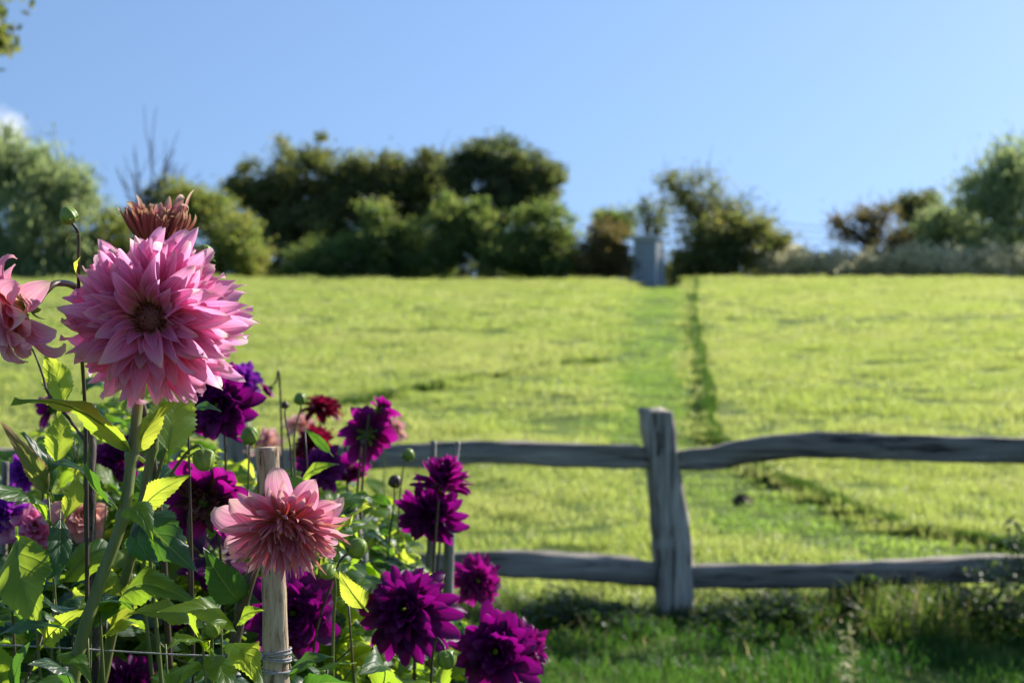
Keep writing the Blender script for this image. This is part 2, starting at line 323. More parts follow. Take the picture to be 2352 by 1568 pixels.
# ------------------------------------------------------------------ ground
SLOPE = 0.0772
PATH = [(-6, 4.6), (6.0, 4.6), (7.2, 3.3), (8.34, 2.3), (10.3, 1.81), (12, 1.70), (20.7, 2.71), (32.3, 4.1), (52, 6.67), (70, 9)]
TRACK = ([14.2, 14.6, 16.8, 19.35, 19.9], [-1.55, -1.32, -0.29, 1.21, 1.5])
def path_edge(y):
    return np.interp(y, [p[0] for p in PATH], [p[1] for p in PATH]) + 0.025 * np.sin(np.asarray(y) * 1.3) + 0.012 * np.sin(np.asarray(y) * 6.1 + 1)
def path_w(y):
    return np.interp(y, [6, 9, 12, 20, 52], [1.7, 1.4, 1.25, 1.6, 2.6])
def ground_z(x, y, bumps=True):
    x = np.asarray(x, float); y = np.asarray(y, float)
    t = y - 6.3
    z = SLOPE * (np.log1p(np.exp(np.clip(t * 1.4, -30, 30))) / 1.4) ; z = np.where(t > 15, SLOPE * t, z)
    zc = SLOPE * (52 - 6.3)
    over = np.clip(y - 51, 0, None); z = np.where(y > 51, SLOPE * 44.7 + 0.055 * np.clip(over, 0, 1.5) - 0.022 * np.clip(over - 1.5, 0, 400), z)
    z = z + np.clip((y - 20) / 30, 0, 1) * (0.16 * (vnoise(x, y * 0 + 3, 7.0, 5) - 0.5) + 0.05 * (vnoise(x, y * 0 + 3, 1.3, 6) - 0.5))
    e = path_edge(y); wd = path_w(y); dep = np.interp(y, [7, 8.5, 12, 40, 51, 60], [0.0, 0.05, 0.06, 0.10, 0.34, 0.34])
    a = np.clip((e - x) / 0.20 + 0.5, 0, 1); b = np.clip((x - (e - wd)) / (0.5 + 0.02 * y) + 0.5, 0, 1)
    z = z - dep * a * a * (3 - 2 * a) * b * b * (3 - 2 * b)
    tl = x - np.interp(y, *TRACK); z = z - 0.05 * np.exp(-(tl / 0.18) ** 2) * (y > 14.2) * (y < 19.9)
    if bumps:
        amp = np.clip((y - 6) / 5, 0.15, 1)
        z = z + amp * (0.045 * (vnoise(x, y, 1.1, 1) - 0.5) + 0.05 * (vnoise(x * 0.6, y, 2.9, 2) - 0.5))
    return z

def gridlines(lims):
    out = [lims[0][0]]
    for a, b, s in lims:
        n = max(1, int(round((b - a) / s))); out += list(a + (b - a) * (np.arange(n) + 1) / n)
    return np.array(out)
gx = gridlines([(-1500, -200, 130), (-200, -40, 10), (-40, -10, 0.8), (-10, 14, 0.12), (14, 50, 0.8), (50, 200, 10), (200, 1500, 130)])
gy = gridlines([(-30, 3, 1.5), (3, 14, 0.1), (14, 56, 0.3), (56, 100, 2), (100, 600, 25), (600, 4000, 300)])
X, Y = np.meshgrid(gx, gy); Z = ground_z(X, Y)
V = np.stack([X, Y, Z], -1).reshape(-1, 3); nx_, ny_ = len(gx), len(gy)
i = (np.arange(ny_ - 1)[:, None] * nx_ + np.arange(nx_ - 1)[None, :]).ravel()
F = np.stack([i, i + 1, i + nx_ + 1, i + nx_], -1)
m, nt, out = nmat('meadow_ground'); p = N(nt, 'ShaderNodeBsdfPrincipled'); geo = N(nt, 'ShaderNodeNewGeometry')
nz = N(nt, 'ShaderNodeTexNoise', i_Scale=1.3, i_Detail=8.0, i_Roughness=0.7); nt.links.new(geo.outputs['Position'], nz.inputs['Vector'])
nt.links.new(ramp(nt, [(0.3, (0.05, 0.085, 0.018)), (0.6, (0.12, 0.17, 0.03)), (0.8, (0.17, 0.2, 0.05))], nz.outputs['Fac']).outputs[0], p.inputs['Base Color'])
p.inputs['Roughness'].default_value = 0.9; p.inputs['Specular IOR Level'].default_value = 0.1; nt.links.new(p.outputs[0], out.inputs['Surface'])
ground = link('ground', make_mesh('ground', V, F, m)); tag(ground, 'green meadow ground rising to a crest', kind='structure')
ground['kind'] = 'structure'
# soil bed under the dahlias
bx = np.linspace(-2.2, 0.25, 40); by = np.linspace(1.0, 3.9, 40); X, Y = np.meshgrid(bx, by)
Z = ground_z(X, Y) + 0.02 + 0.05 * vnoise(X, Y, 0.16, 9) * np.clip(np.minimum.reduce([X + 2.2, 0.25 - X, Y - 1.0, 3.9 - Y]) / 0.2, 0, 1)
i = (np.arange(39)[:, None] * 40 + np.arange(39)[None, :]).ravel()
bed = link('flower_bed_soil', make_mesh('flower_bed_soil', np.stack([X, Y, Z], -1).reshape(-1, 3), np.stack([i, i + 1, i + 41, i + 40], -1), SOIL))
tag(bed, 'bare brown soil of the dahlia bed', kind='structure')

# ------------------------------------------------------------------ grass (stuff)
def grass_mat(name, c, t, dry, tfac=0.5, rough=0.42):
    m, nt, out = nmat(name)
    geo = N(nt, 'ShaderNodeNewGeometry'); oi = N(nt, 'ShaderNodeObjectInfo'); at_ = N(nt, 'ShaderNodeAttribute', attribute_name='rnd')
    nz = N(nt, 'ShaderNodeTexNoise', i_Scale=0.55, i_Detail=4.0); nt.links.new(geo.outputs['Position'], nz.inputs['Vector'])
    f = ramp(nt, [(0.38, (0, 0, 0)), (0.66, (1, 1, 1))], nz.outputs['Fac']).outputs[0]
    f = mth(nt, 'MULTIPLY_ADD', mth(nt, 'SUBTRACT', at_.outputs['Fac'], 0.5), 0.45, f, clamp=True)
    cc = mixc(nt, f, c[0], c[1]); tt = mixc(nt, f, t[0], t[1])
    d = mth(nt, 'GREATER_THAN', at_.outputs['Fac'], dry)
    cc = mixc(nt, d, cc, (0.33, 0.29, 0.12)); tt = mixc(nt, d, tt, (0.55, 0.46, 0.2))
    thin_shader(nt, out, cc, tt, tfac, rough, 0.35)
    return m
GR = grass_mat('meadow_grass', ((0.14, 0.20, 0.05), (0.21, 0.25, 0.08)), ((0.62, 0.75, 0.14), (0.76, 0.81, 0.22)), 0.95, rough=0.34)
GRP = grass_mat('path_grass', ((0.10, 0.18, 0.035), (0.14, 0.21, 0.05)), ((0.42, 0.65, 0.09), (0.56, 0.74, 0.13)), 0.97)
GRL = grass_mat('lawn_grass', ((0.015, 0.047, 0.015), (0.026, 0.066, 0.017)), ((0.075, 0.218, 0.025), (0.143, 0.312, 0.034)), 0.97)  # deep green, darkened further to carry the shade lying over the lawn
GRW = grass_mat('rough_grass', ((0.025, 0.06, 0.015), (0.06, 0.095, 0.025)), ((0.15, 0.30, 0.03), (0.34, 0.46, 0.06)), 0.86)

def blades(n, rad, lmin, lmax, wd, seed, lean=0.5, segs=3):
    r = np.random.default_rng(seed)
    a = r.random(n) * 2 * math.pi; q = rad * np.sqrt(r.random(n)); bx, by = q * np.cos(a), q * np.sin(a)
    l = lmin + (lmax - lmin) * r.random(n) ** 1.3; az = r.random(n) * 2 * math.pi; ln_ = lean * (0.2 + r.random(n)); fa = az + math.pi / 2 + r.normal(size=n) * 0.5
    ts = np.linspace(0, 1, segs + 1); V = []
    for t in ts:
        ang = ln_ * t; hx = l * t * np.sin(ang * 1.2); hz = l * t * np.cos(ang * 1.2)
        wx = wd * (0.6 + 0.8 * r.random(n) * 0 + 0.4) * (1 - t ** 1.8) * 0.5 + 0.0003
        cx, cy = bx + hx * np.cos(az), by + hx * np.sin(az)
        V.append(np.stack([np.stack([cx - wx * np.cos(fa), cy - wx * np.sin(fa), hz], -1), np.stack([cx + wx * np.cos(fa), cy + wx * np.sin(fa), hz], -1)], 1))
    V = np.stack(V, 1)      # n, segs+1, 2, 3
    k = (segs + 1) * 2; b0 = np.arange(n)[:, None] * k + np.arange(segs)[None, :] * 2
    F = np.stack([b0, b0 + 1, b0 + 3, b0 + 2], -1).reshape(-1, 4)
    return V.reshape(-1, 3), F, np.repeat(r.random(n), k)

def proto_collection(name, specs, mat):
    c = bpy.data.collections.new(name)
    for j, s in enumerate(specs):
        V, F, A = blades(*s[:5], seed=j + 11, **s[5]) if len(s) > 5 else blades(*s, seed=j + 11)
        o = bpy.data.objects.new('grass_tuft', make_mesh('grass_tuft', V, F, mat, attrs={'rnd': A})); c.objects.link(o)
    return c

def scatter(name, pts, scl, rotz, coll, label, extra_tilt=0.12):
    n = len(pts); me = bpy.data.meshes.new(name); me.vertices.add(n); me.vertices.foreach_set('co', np.asarray(pts, np.float32).ravel())
    r = np.random.default_rng(3)
    rot = np.stack([r.normal(size=n) * extra_tilt, r.normal(size=n) * extra_tilt, rotz], -1).astype(np.float32)
    a = me.attributes.new('rot', 'FLOAT_VECTOR', 'POINT'); a.data.foreach_set('vector', rot.ravel())
    a = me.attributes.new('scl', 'FLOAT_VECTOR', 'POINT'); a.data.foreach_set('vector', np.asarray(scl, np.float32).ravel())
    o = link(name, me)
    ng = bpy.data.node_groups.new(name, 'GeometryNodeTree')
    ng.interface.new_socket('Geometry', in_out='INPUT', socket_type='NodeSocketGeometry'); ng.interface.new_socket('Geometry', in_out='OUTPUT', socket_type='NodeSocketGeometry')
    gi = ng.nodes.new('NodeGroupInput'); go = ng.nodes.new('NodeGroupOutput'); ip = ng.nodes.new('GeometryNodeInstanceOnPoints')
    ci = ng.nodes.new('GeometryNodeCollectionInfo'); ci.inputs['Collection'].default_value = coll; ci.inputs['Separate Children'].default_value = True; ci.inputs['Reset Children'].default_value = True
    m2p = ng.nodes.new('GeometryNodeMeshToPoints')
    ra = ng.nodes.new('GeometryNodeInputNamedAttribute'); ra.data_type = 'FLOAT_VECTOR'; ra.inputs['Name'].default_value = 'rot'
    sa = ng.nodes.new('GeometryNodeInputNamedAttribute'); sa.data_type = 'FLOAT_VECTOR'; sa.inputs['Name'].default_value = 'scl'
    ip.inputs['Pick Instance'].default_value = True
    l = ng.links.new
    l(gi.outputs[0], m2p.inputs[0]); l(m2p.outputs[0], ip.inputs['Points']); l(ci.outputs[0], ip.inputs['Instance'])
    l(ra.outputs[0], ip.inputs['Rotation']); l(sa.outputs[0], ip.inputs['Scale']); l(ip.outputs[0], go.inputs[0])
    md = o.modifiers.new('scatter', 'NODES'); md.node_group = ng
    tag(o, label, kind='stuff'); return o

def sample_field(y0, y1, dens, seed, xm=(0.42, 0.42), pad=1.2):
    r = np.random.default_rng(seed); x0, x1 = -xm[0] * y1 - pad, xm[1] * y1 + pad
    n = int(dens * (x1 - x0) * (y1 - y0)); x = x0 + (x1 - x0) * r.random(n); y = y0 + (y1 - y0) * r.random(n)
    k = (x > -xm[0] * y - pad) & (x < xm[1] * y + pad); return x[k], y[k]

def meadow(name, y0, y1, dens, coll, seed, label, path=False):
    x, y = sample_field(y0, y1, dens, seed); z = ground_z(x, y) - 0.008
    r = np.random.default_rng(seed + 1)
    h = 0.55 + 0.45 * vnoise(x, y, 0.45, 21) + 0.4 * np.clip(vnoise(x, y * 1.4, 1.7, 22) - 0.45, 0, 1) * 2
    e = path_edge(y); on = np.clip((e - x) / 0.12, 0, 1) * np.clip((x - (e - path_w(y))) / (0.5 + 0.01 * y) + 0.5 * (r.random(len(x)) - 0.5), 0, 1)
    ko = on < 0.5 if not path else on >= 0.5
    x, y, z, h, e, on = (q[ko] for q in (x, y, z, h, e, on))
    if path: h = h * 0.5
    rim = np.exp(-((x - e - 0.14) / 0.14) ** 2) * (y > 7.5); h = h * (1 + 0.15 * rim)
    # a faint trodden line crossing the slope on the left
    tl = x - np.interp(y, *TRACK); tr = np.exp(-(tl / 0.16) ** 2) * (y > 14.2) * (y < 19.9)
    h = h * (1 - 0.72 * tr) * (1 + 0.5 * np.exp(-((tl + 0.34) / 0.14) ** 2) * (y > 14.2) * (y < 19.9))
    h *= 0.9 + 0.25 * r.random(len(x)); s = 0.75 + 0.5 * r.random(len(x))
    return scatter(name, np.stack([x, y, z], -1), np.stack([s, s, h], -1), r.random(len(x)) * 6.28, coll, label, 0.1)

cn = proto_collection('near_tufts', [(300, 0.24, 0.03, 0.085, 0.0038)] * 4, GR)
cm = proto_collection('mid_tufts', [(300, 0.36, 0.035, 0.09, 0.0062)] * 4, GR)
cf = proto_collection('far_tufts', [(240, 0.6, 0.04, 0.10, 0.012)] * 4, GR)
meadow('meadow_grass', 6.3, 12, 24, cn, 31, 'near meadow grass just behind the fence')
meadow('meadow_grass', 12, 24, 9, cm, 32, 'yellow green meadow grass on the middle of the slope')
meadow('meadow_grass', 24, 54.5, 3.4, cf, 33, 'sunlit meadow grass up to the crest of the slope')
cp = proto_collection('path_tufts', [(200, 0.26, 0.03, 0.09, 0.006)] * 4, GRP); cp2 = proto_collection('path_far_tufts', [(130, 0.5, 0.05, 0.11, 0.014)] * 4, GRP)
meadow('path_grass', 6.3, 20, 26, cp, 34, 'short greener grass of the mown path behind the fence', True)
meadow('path_grass', 20, 54, 6, cp2, 35, 'short greener grass of the mown path climbing to the shed', True)
GRE = grass_mat('edge_grass', ((0.02, 0.05, 0.012), (0.04, 0.08, 0.02)), ((0.08, 0.18, 0.02), (0.14, 0.26, 0.03)), 0.99)  # dark green; along the path it partly stands in for the edge's shadow
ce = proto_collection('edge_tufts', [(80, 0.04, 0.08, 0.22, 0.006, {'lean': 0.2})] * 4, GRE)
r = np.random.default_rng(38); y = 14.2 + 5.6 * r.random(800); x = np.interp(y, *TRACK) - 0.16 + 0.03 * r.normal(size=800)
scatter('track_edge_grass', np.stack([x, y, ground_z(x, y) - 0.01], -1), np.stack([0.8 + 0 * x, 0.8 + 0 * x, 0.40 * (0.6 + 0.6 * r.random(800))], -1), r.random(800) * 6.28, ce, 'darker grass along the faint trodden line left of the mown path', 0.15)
# taller grass edging the mown path; its dark colour partly paints the shadow line
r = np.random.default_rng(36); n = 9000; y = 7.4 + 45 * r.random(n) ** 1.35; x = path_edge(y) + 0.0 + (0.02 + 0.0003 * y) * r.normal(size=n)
s = 0.45 + 0.018 * y; scatter('path_edge_shadow_grass', np.stack([x, y, ground_z(x, y) - 0.01], -1), np.stack([s, s, np.interp(y, [8, 10, 14, 20], [0.30, 0.36, 0.48, 0.46]) * (0.7 + 0.6 * r.random(n))], -1), r.random(n) * 6.28, ce, 'darker tufts of grass, partly coloured as shadow, along the edge of the mown path', 0.15)
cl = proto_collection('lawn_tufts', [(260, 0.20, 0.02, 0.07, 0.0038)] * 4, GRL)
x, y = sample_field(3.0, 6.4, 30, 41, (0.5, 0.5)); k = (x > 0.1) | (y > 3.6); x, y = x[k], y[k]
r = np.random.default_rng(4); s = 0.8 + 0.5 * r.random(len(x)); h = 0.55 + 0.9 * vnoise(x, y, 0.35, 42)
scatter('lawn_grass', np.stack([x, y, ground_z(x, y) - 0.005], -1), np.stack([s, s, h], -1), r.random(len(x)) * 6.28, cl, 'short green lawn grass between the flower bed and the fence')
# rough grass along the foot of the fence
cw = proto_collection('rough_tufts', [(95, 0.13, 0.10, 0.34, 0.0065)] * 5, GRW)
n = 820; x = -3.4 + 7.9 * r.random(n); y = 6.28 + 0.17 * r.normal(size=n)
hh = 0.22 + 0.75 * vnoise(x, y, 0.55, 51) ** 2 + 0.05 * np.clip(x - 0.8, 0, 2) * vnoise(x, y * 0, 0.4, 52)
hh = hh * (1 - 0.85 * np.exp(-((x - 0.72) / 0.26) ** 2)); hh = hh * (1 - 0.35 * np.exp(-((y - 6.55) / 0.2) ** 2)); y = y - 0.16 * (hh > 0.7)
scatter('rough_grass', np.stack([x, y, ground_z(x, y) - 0.01], -1), np.stack([0.9 + 0 * x, 0.9 + 0 * x, hh], -1), r.random(n) * 6.28, cw, 'rough uncut grass along the foot of the fence', 0.2)

# ------------------------------------------------------------------ fence
FD = 6.3
def loft(path, hw, hh, axis, seed=0, cham=0.25, wob=0.05, sub=10):
    """beam of rounded rectangular section; hw, hh arrays of half sizes at the path points. axis 'x' (rail) or 'z' (post)"""
    P = catmull(path, sub); n = len(P); t = np.linspace(0, 1, n); tk = np.linspace(0, 1, len(path))
    a = np.interp(t, tk, hw); b = np.interp(t, tk, hh)
    sec = []
    for (sx, sy) in ((1, 1), (-1, 1), (-1, -1), (1, -1)):
        c = [(sx, sy * (1 - cham)), (sx * (1 - cham * 0.35), sy * (1 - cham * 0.35)), (sx * (1 - cham), sy)]
        if sx * sy < 0: c = c[::-1]
        sec += c
    # three more points across the broad faces
    sec = np.array(sec); k = len(sec); r = np.random.default_rng(seed)
    ph = r.random(k) * 6; lo = np.stack([wob * (np.sin(t * 9 + q) + 0.6 * np.sin(t * 23 + 2 * q) + 0.5 * np.sin(t * 61 + 3 * q)) for q in ph], 1) * 0.5
    off = sec[None] * (1 + lo[..., None])
    if axis == 'x': V = P[:, None, :] + np.stack([np.zeros((n, k)), off[..., 0] * a[:, None], off[..., 1] * b[:, None]], -1)
    else: V = P[:, None, :] + np.stack([off[..., 0] * a[:, None], off[..., 1] * b[:, None], np.zeros((n, k))], -1)
    V = V.reshape(-1, 3); i = np.arange(n - 1)[:, None] * k; j = np.arange(k)[None, :]; j2 = (j + 1) % k
    F = np.stack([i + j, i + j2, i + k + j2, i + k + j], -1).reshape(-1, 4)
    V = np.concatenate([V, P[:1], P[-1:]]); c0, c1 = n * k, n * k + 1; jj = np.arange(0, k, 2)
    F = np.concatenate([F, np.stack([np.full(len(jj), c0), (jj + 2) % k, jj + 1, jj], -1), np.stack([np.full(len(jj), c1), (n - 1) * k + jj, (n - 1) * k + jj + 1, (n - 1) * k + (jj + 2) % k], -1)])
    return V, F
gz = float(ground_z(1.0, FD))
fo = at(1550, 1440, FD); fence = thing('post_and_rail_fence', (fo.x, FD, gz), 'weathered grey split-rail fence with wavy rails at the foot of the meadow', 'fence')
def fpart(name, VF, mat, smooth=True, label=None):
    A = Acc(); A.add(*VF); o = A.build(name, mat, fence, fence.location, smooth); 
    if label: o['label'] = label
    return o
def post_path(x0, lean, top, d=FD):
    P = [(1505, 940), (1514, 1000), (1523, 1075), (1536, 1180), (1543, 1250), (1547, 1330), (1552, 1430), (1554, 1470)]
    return [at(px, py, d) for px, py in P]
pp = post_path(0, 0, 0); pp.append(pp[-1] + Vector((0, 0, -0.25)))
hw = [0.069, 0.070, 0.072, 0.077, 0.082, 0.078, 0.075, 0.075, 0.075]
V, F = loft(pp, hw, [0.055] * 9, 'z', 3, 0.34, 0.10)
# turn the post slightly so that two faces show
c = np.array(pp[3]); ca, sa_ = math.cos(0.24), math.sin(0.24)
ctr = V.copy(); zc = V[:, 2]; pth = catmull(pp, 10); order = np.argsort(pth[:, 2]); ctr[:, 0] = np.interp(zc, pth[order, 2], pth[order, 0]); ctr[:, 1] = FD
dx, dy = V[:, 0] - ctr[:, 0], V[:, 1] - FD; V[:, 0] = ctr[:, 0] + dx * ca - dy * sa_; V[:, 1] = FD + dx * sa_ + dy * ca
V[:, 2] += (V[:, 2] > pp[0].z - 0.002) * (0.010 * np.sin(V[:, 0] * 60))
fpart('post', (V, F), POSTW)
# second post, behind the dahlias, and one beyond the right edge: leave the repeats the photograph does not show
def rail(pts, th, seed, label=None, dep=0.036):
    P = [at(x, y, FD + (0.02 if i in (0, len(pts) - 1) else 0)) for i, (x, y) in enumerate(pts)]
    V, F = loft(P, [dep] * len(P), [t / FPX * FD / 2 for t in th], 'x', seed, 0.32, 0.12)
    return fpart('rail', (V, F), RAILW, True, label)
rail([(1525, 1052), (1480, 1050), (1440, 1047), (1300, 1044), (1180, 1040), (1080, 1040), (1000, 1045), (900, 1048), (760, 1052), (620, 1060), (540, 1064)], [44, 48, 54, 54, 52, 54, 56, 52, 54, 58, 50], 5)
rail([(1530, 1056), (1572, 1056), (1640, 1052), (1700, 1036), (1800, 1024), (1900, 1021), (2000, 1024), (2120, 1031), (2250, 1034), (2370, 1034), (2560, 1042), (2640, 1046)], [46, 46, 56, 58, 56, 57, 58, 58, 58, 58, 56, 46], 6, 'upper rail that humps up to the right of the post')
rail([(1535, 1318), (1500, 1318), (1430, 1308), (1340, 1302), (1240, 1296), (1140, 1294), (1000, 1298), (800, 1306), (640, 1310), (540, 1314)], [50, 56, 60, 60, 58, 60, 58, 58, 56, 50], 7)
rail([(1545, 1325), (1600, 1322), (1700, 1322), (1800, 1322), (1900, 1322), (2000, 1318), (2100, 1312), (2200, 1308), (2330, 1304), (2500, 1306), (2640, 1310)], [46, 52, 54, 56, 58, 58, 56, 58, 58, 54, 46], 8, 'lower rail half hidden by rough grass')
rail([(560, 1062), (420, 1056), (300, 1050), (150, 1052), (0, 1054), (-200, 1048), (-460, 1052)], [46, 52, 54, 54, 50, 54, 50], 9)
rail([(560, 1312), (400, 1300), (200, 1306), (0, 1298), (-200, 1304), (-460, 1308)], [46, 56, 58, 56, 58, 50], 10)
for xx in (548, 2620, -440):
    q = [at(xx - 12, 945, FD), at(xx - 6, 1080, FD), at(xx, 1300, FD), at(xx + 4, 1440, FD)]; q.append(q[-1] + Vector((0, 0, -0.2)))
    fpart('post', loft(q, [0.07, 0.072, 0.08, 0.076, 0.076], [0.05] * 5, 'z', int(xx) % 17 + 1, 0.34, 0.05), POSTW)

# ------------------------------------------------------------------ trees along the crest
def tree_leaf_mat(name, cols, tcols, tfac=0.4, rough=0.5):
    m, nt, out = nmat(name); at_ = N(nt, 'ShaderNodeAttribute', attribute_name='rnd')
    k = len(cols); pos = [i / (k - 1) for i in range(k)]
    c = ramp(nt, list(zip(pos, cols)), at_.outputs['Fac']).outputs[0]; t = ramp(nt, list(zip(pos, tcols)), at_.outputs['Fac']).outputs[0]
    thin_shader(nt, out, c, t, tfac, rough, 0.3); return m
T_DARK = tree_leaf_mat('leaves_dark', [(0.038, 0.055, 0.035), (0.062, 0.083, 0.046), (0.121, 0.130, 0.061), (0.270, 0.195, 0.095)], [(0.108, 0.169, 0.047), (0.216, 0.286, 0.068), (0.486, 0.494, 0.121), (0.810, 0.546, 0.162)], 0.42)
T_OLIVE = tree_leaf_mat('leaves_olive', [(0.056, 0.072, 0.038), (0.088, 0.102, 0.046), (0.150, 0.144, 0.060), (0.275, 0.192, 0.084)], [(0.175, 0.240, 0.054), (0.300, 0.360, 0.072), (0.575, 0.552, 0.120), (0.775, 0.528, 0.144)], 0.45)
T_GREEN = tree_leaf_mat('leaves_green', [(0.043, 0.080, 0.041), (0.069, 0.112, 0.045), (0.129, 0.160, 0.059), (0.224, 0.184, 0.072)], [(0.172, 0.304, 0.063), (0.310, 0.432, 0.081), (0.516, 0.544, 0.117), (0.645, 0.480, 0.126)], 0.5)
T_YEL = tree_leaf_mat('leaves_olive_yellow', [(0.07, 0.11, 0.045), (0.12, 0.15, 0.05), (0.21, 0.20, 0.065), (0.32, 0.21, 0.07)], [(0.26, 0.4, 0.08), (0.46, 0.54, 0.1), (0.68, 0.62, 0.12), (0.75, 0.48, 0.12)], 0.5)
T_WILL = tree_leaf_mat('leaves_grey_green', [(0.10, 0.135, 0.09), (0.15, 0.19, 0.11), (0.21, 0.24, 0.13), (0.28, 0.27, 0.13)], [(0.34, 0.46, 0.18), (0.48, 0.6, 0.22), (0.62, 0.7, 0.28), (0.7, 0.66, 0.25)], 0.5)
T_RUST = tree_leaf_mat('leaves_rusty', [(0.055, 0.06, 0.028), (0.09, 0.08, 0.035), (0.15, 0.11, 0.045), (0.22, 0.12, 0.05)], [(0.2, 0.22, 0.04), (0.34, 0.28, 0.06), (0.48, 0.34, 0.08), (0.55, 0.28, 0.07)], 0.4)
T_STRAW = tree_leaf_mat('leaves_straw', [(0.45, 0.43, 0.24), (0.60, 0.55, 0.34), (0.68, 0.62, 0.42), (0.40, 0.30, 0.18)], [(0.6, 0.6, 0.32), (0.75, 0.7, 0.42), (0.82, 0.76, 0.5), (0.5, 0.38, 0.25)], 0.55)

def tree(name, label, cat, d, base, lobes, mat, nclus, per, leaf=0.10, spread=0.26, group=None, trunk_r=0.09, limb_n=22, seed=0, shell=0.5, twigs=0.0, bare=0, depth=1.0, blade=1.6, down=0.0):
    """lobes: (px, py, rx, ry, weight) in photograph pixels at distance d"""
    r = np.random.default_rng(seed * 13 + 5); s = d / FPX
    bp = at(base[0], base[1], d); zb = float(ground_z(bp.x, d)) - 0.03; bp.z = zb
    root = thing(name, bp, label, cat, group)
    ws = np.array([l[4] if len(l) > 4 else l[2] * l[3] for l in lobes], float); ws /= ws.sum()
    C = []
    for _ in range(nclus):
        l = lobes[r.choice(len(lobes), p=ws)]
        v = r.normal(size=3); v /= np.linalg.norm(v); q = shell + (1 - shell) * r.random() ** 0.6; q *= 0.80 + 0.34 * r.random()
        q *= 0.80 + 0.24 * math.sin(v[0] * 5 + l[0] * 0.7 + seed) + 0.22 * math.sin(v[2] * 7 + v[0] * 4 + l[1]) + (0.42 * r.random() if r.random() < 0.26 else 0.10)
        c = at(l[0], l[1], d + (l[5] if len(l) > 5 else 0))
        C.append((c.x + v[0] * q * l[2] * s, c.y + v[1] * q * min(l[2], 1.6 * l[3]) * s * depth, max(zb + 0.05, c.z + v[2] * q * l[3] * s)))
    C = np.array(C)
    # foliage: small leaf faces gathered round the cluster centres
    size_c = spread * (0.35 + 1.0 * r.random(nclus)); n = nclus * per
    ci = np.repeat(np.arange(nclus), per)
    off = r.normal(size=(n, 3)) * size_c[ci][:, None] * np.array([1, 1, 0.75]); P = C[ci] + off; P[:, 2] = np.maximum(P[:, 2], zb + 0.02 + 0.1 * r.random(n))
    if down: P[:, 2] -= down * r.random(n) ** 2
    nrm = r.normal(size=(n, 3)); nrm[:, 2] += 0.4; nrm /= np.linalg.norm(nrm, axis=1)[:, None]
    u = np.cross(nrm, r.normal(size=(n, 3))); u /= np.linalg.norm(u, axis=1)[:, None]; v = np.cross(nrm, u)
    if down: u = u * 0.35 + np.array([0, 0, -1.0]); u /= np.linalg.norm(u, axis=1)[:, None]; v = np.cross(nrm, u); v /= np.linalg.norm(v, axis=1)[:, None] + 1e-6
    sz = leaf * (0.55 + 0.8 * r.random(n))[:, None]; a = sz * 0.5 * blade; b = sz * 0.5
    Q = np.stack([P - u * a, P + v * b * 0.8 - u * a * 0.1, P + u * a, P - v * b * 0.8 - u * a * 0.1], 1).reshape(-1, 3)
    Fq = np.arange(n * 4).reshape(-1, 4)
    rv = np.clip(0.30 + 0.36 * (r.random(nclus)[ci] - 0.35) + 0.42 * (r.random(n) - 0.5) + 0.25 * (r.random(n) > 0.93), 0, 1)
    A = Acc(); A.add(Q, Fq, None, np.repeat(rv, 4)); A.build('crown', mat, root, bp, False)
    # trunk with limbs out to many of the clusters
    T = Acc(); top = np.array([C[:, 0].mean(), C[:, 1].mean(), zb + 0.62 * (C[:, 2].max() - zb)]); b0 = np.array(bp)
    mid = (b0 + top) / 2 + np.array([r.normal() * 0.1, 0, 0]); tp = catmull([b0 - np.array([0, 0, 0.15]), b0 + (mid - b0) * 0.35, mid, top], 4)
    T.add(*tube(tp, np.linspace(trunk_r, trunk_r * 0.35, len(tp)), 8, 0.06, seed))
    pick = r.permutation(nclus)[:limb_n]
    for q in pick:
        e = C[q]; f = 0.15 + 0.8 * min(1, max(0.0, (e[2] - zb) / (top[2] - zb + 0.01) * 0.7)); s0 = tp[min(len(tp) - 1, int(f * (len(tp) - 1)))]
        m_ = s0 + (e - s0) * 0.5 + np.array([r.normal() * .08, r.normal() * .08, 0.12 * np.linalg.norm(e - s0) * r.random()])
        lp = catmull([s0, m_, e + (e - s0) * 0.05], 3); T.add(*tube(lp, np.linspace(trunk_r * 0.38, 0.010, len(lp)), 6, 0.05, int(q)))
    for q in range(int(bare)):
        e = C[r.integers(nclus)]; v = e - top; v = v / (np.linalg.norm(v) + 1e-6); v[2] = abs(v[2]) + 0.7; v /= np.linalg.norm(v); v += r.normal(size=3) * 0.25
        lp = catmull([e, e + v * 0.35 * twigs, e + v * twigs * (0.6 + 0.6 * r.random()) + r.normal(size=3) * 0.06], 3); T.add(*tube(lp, np.linspace(0.016, 0.006, len(lp)), 4))
    T.build('trunk', BARK, root, bp)
    return root

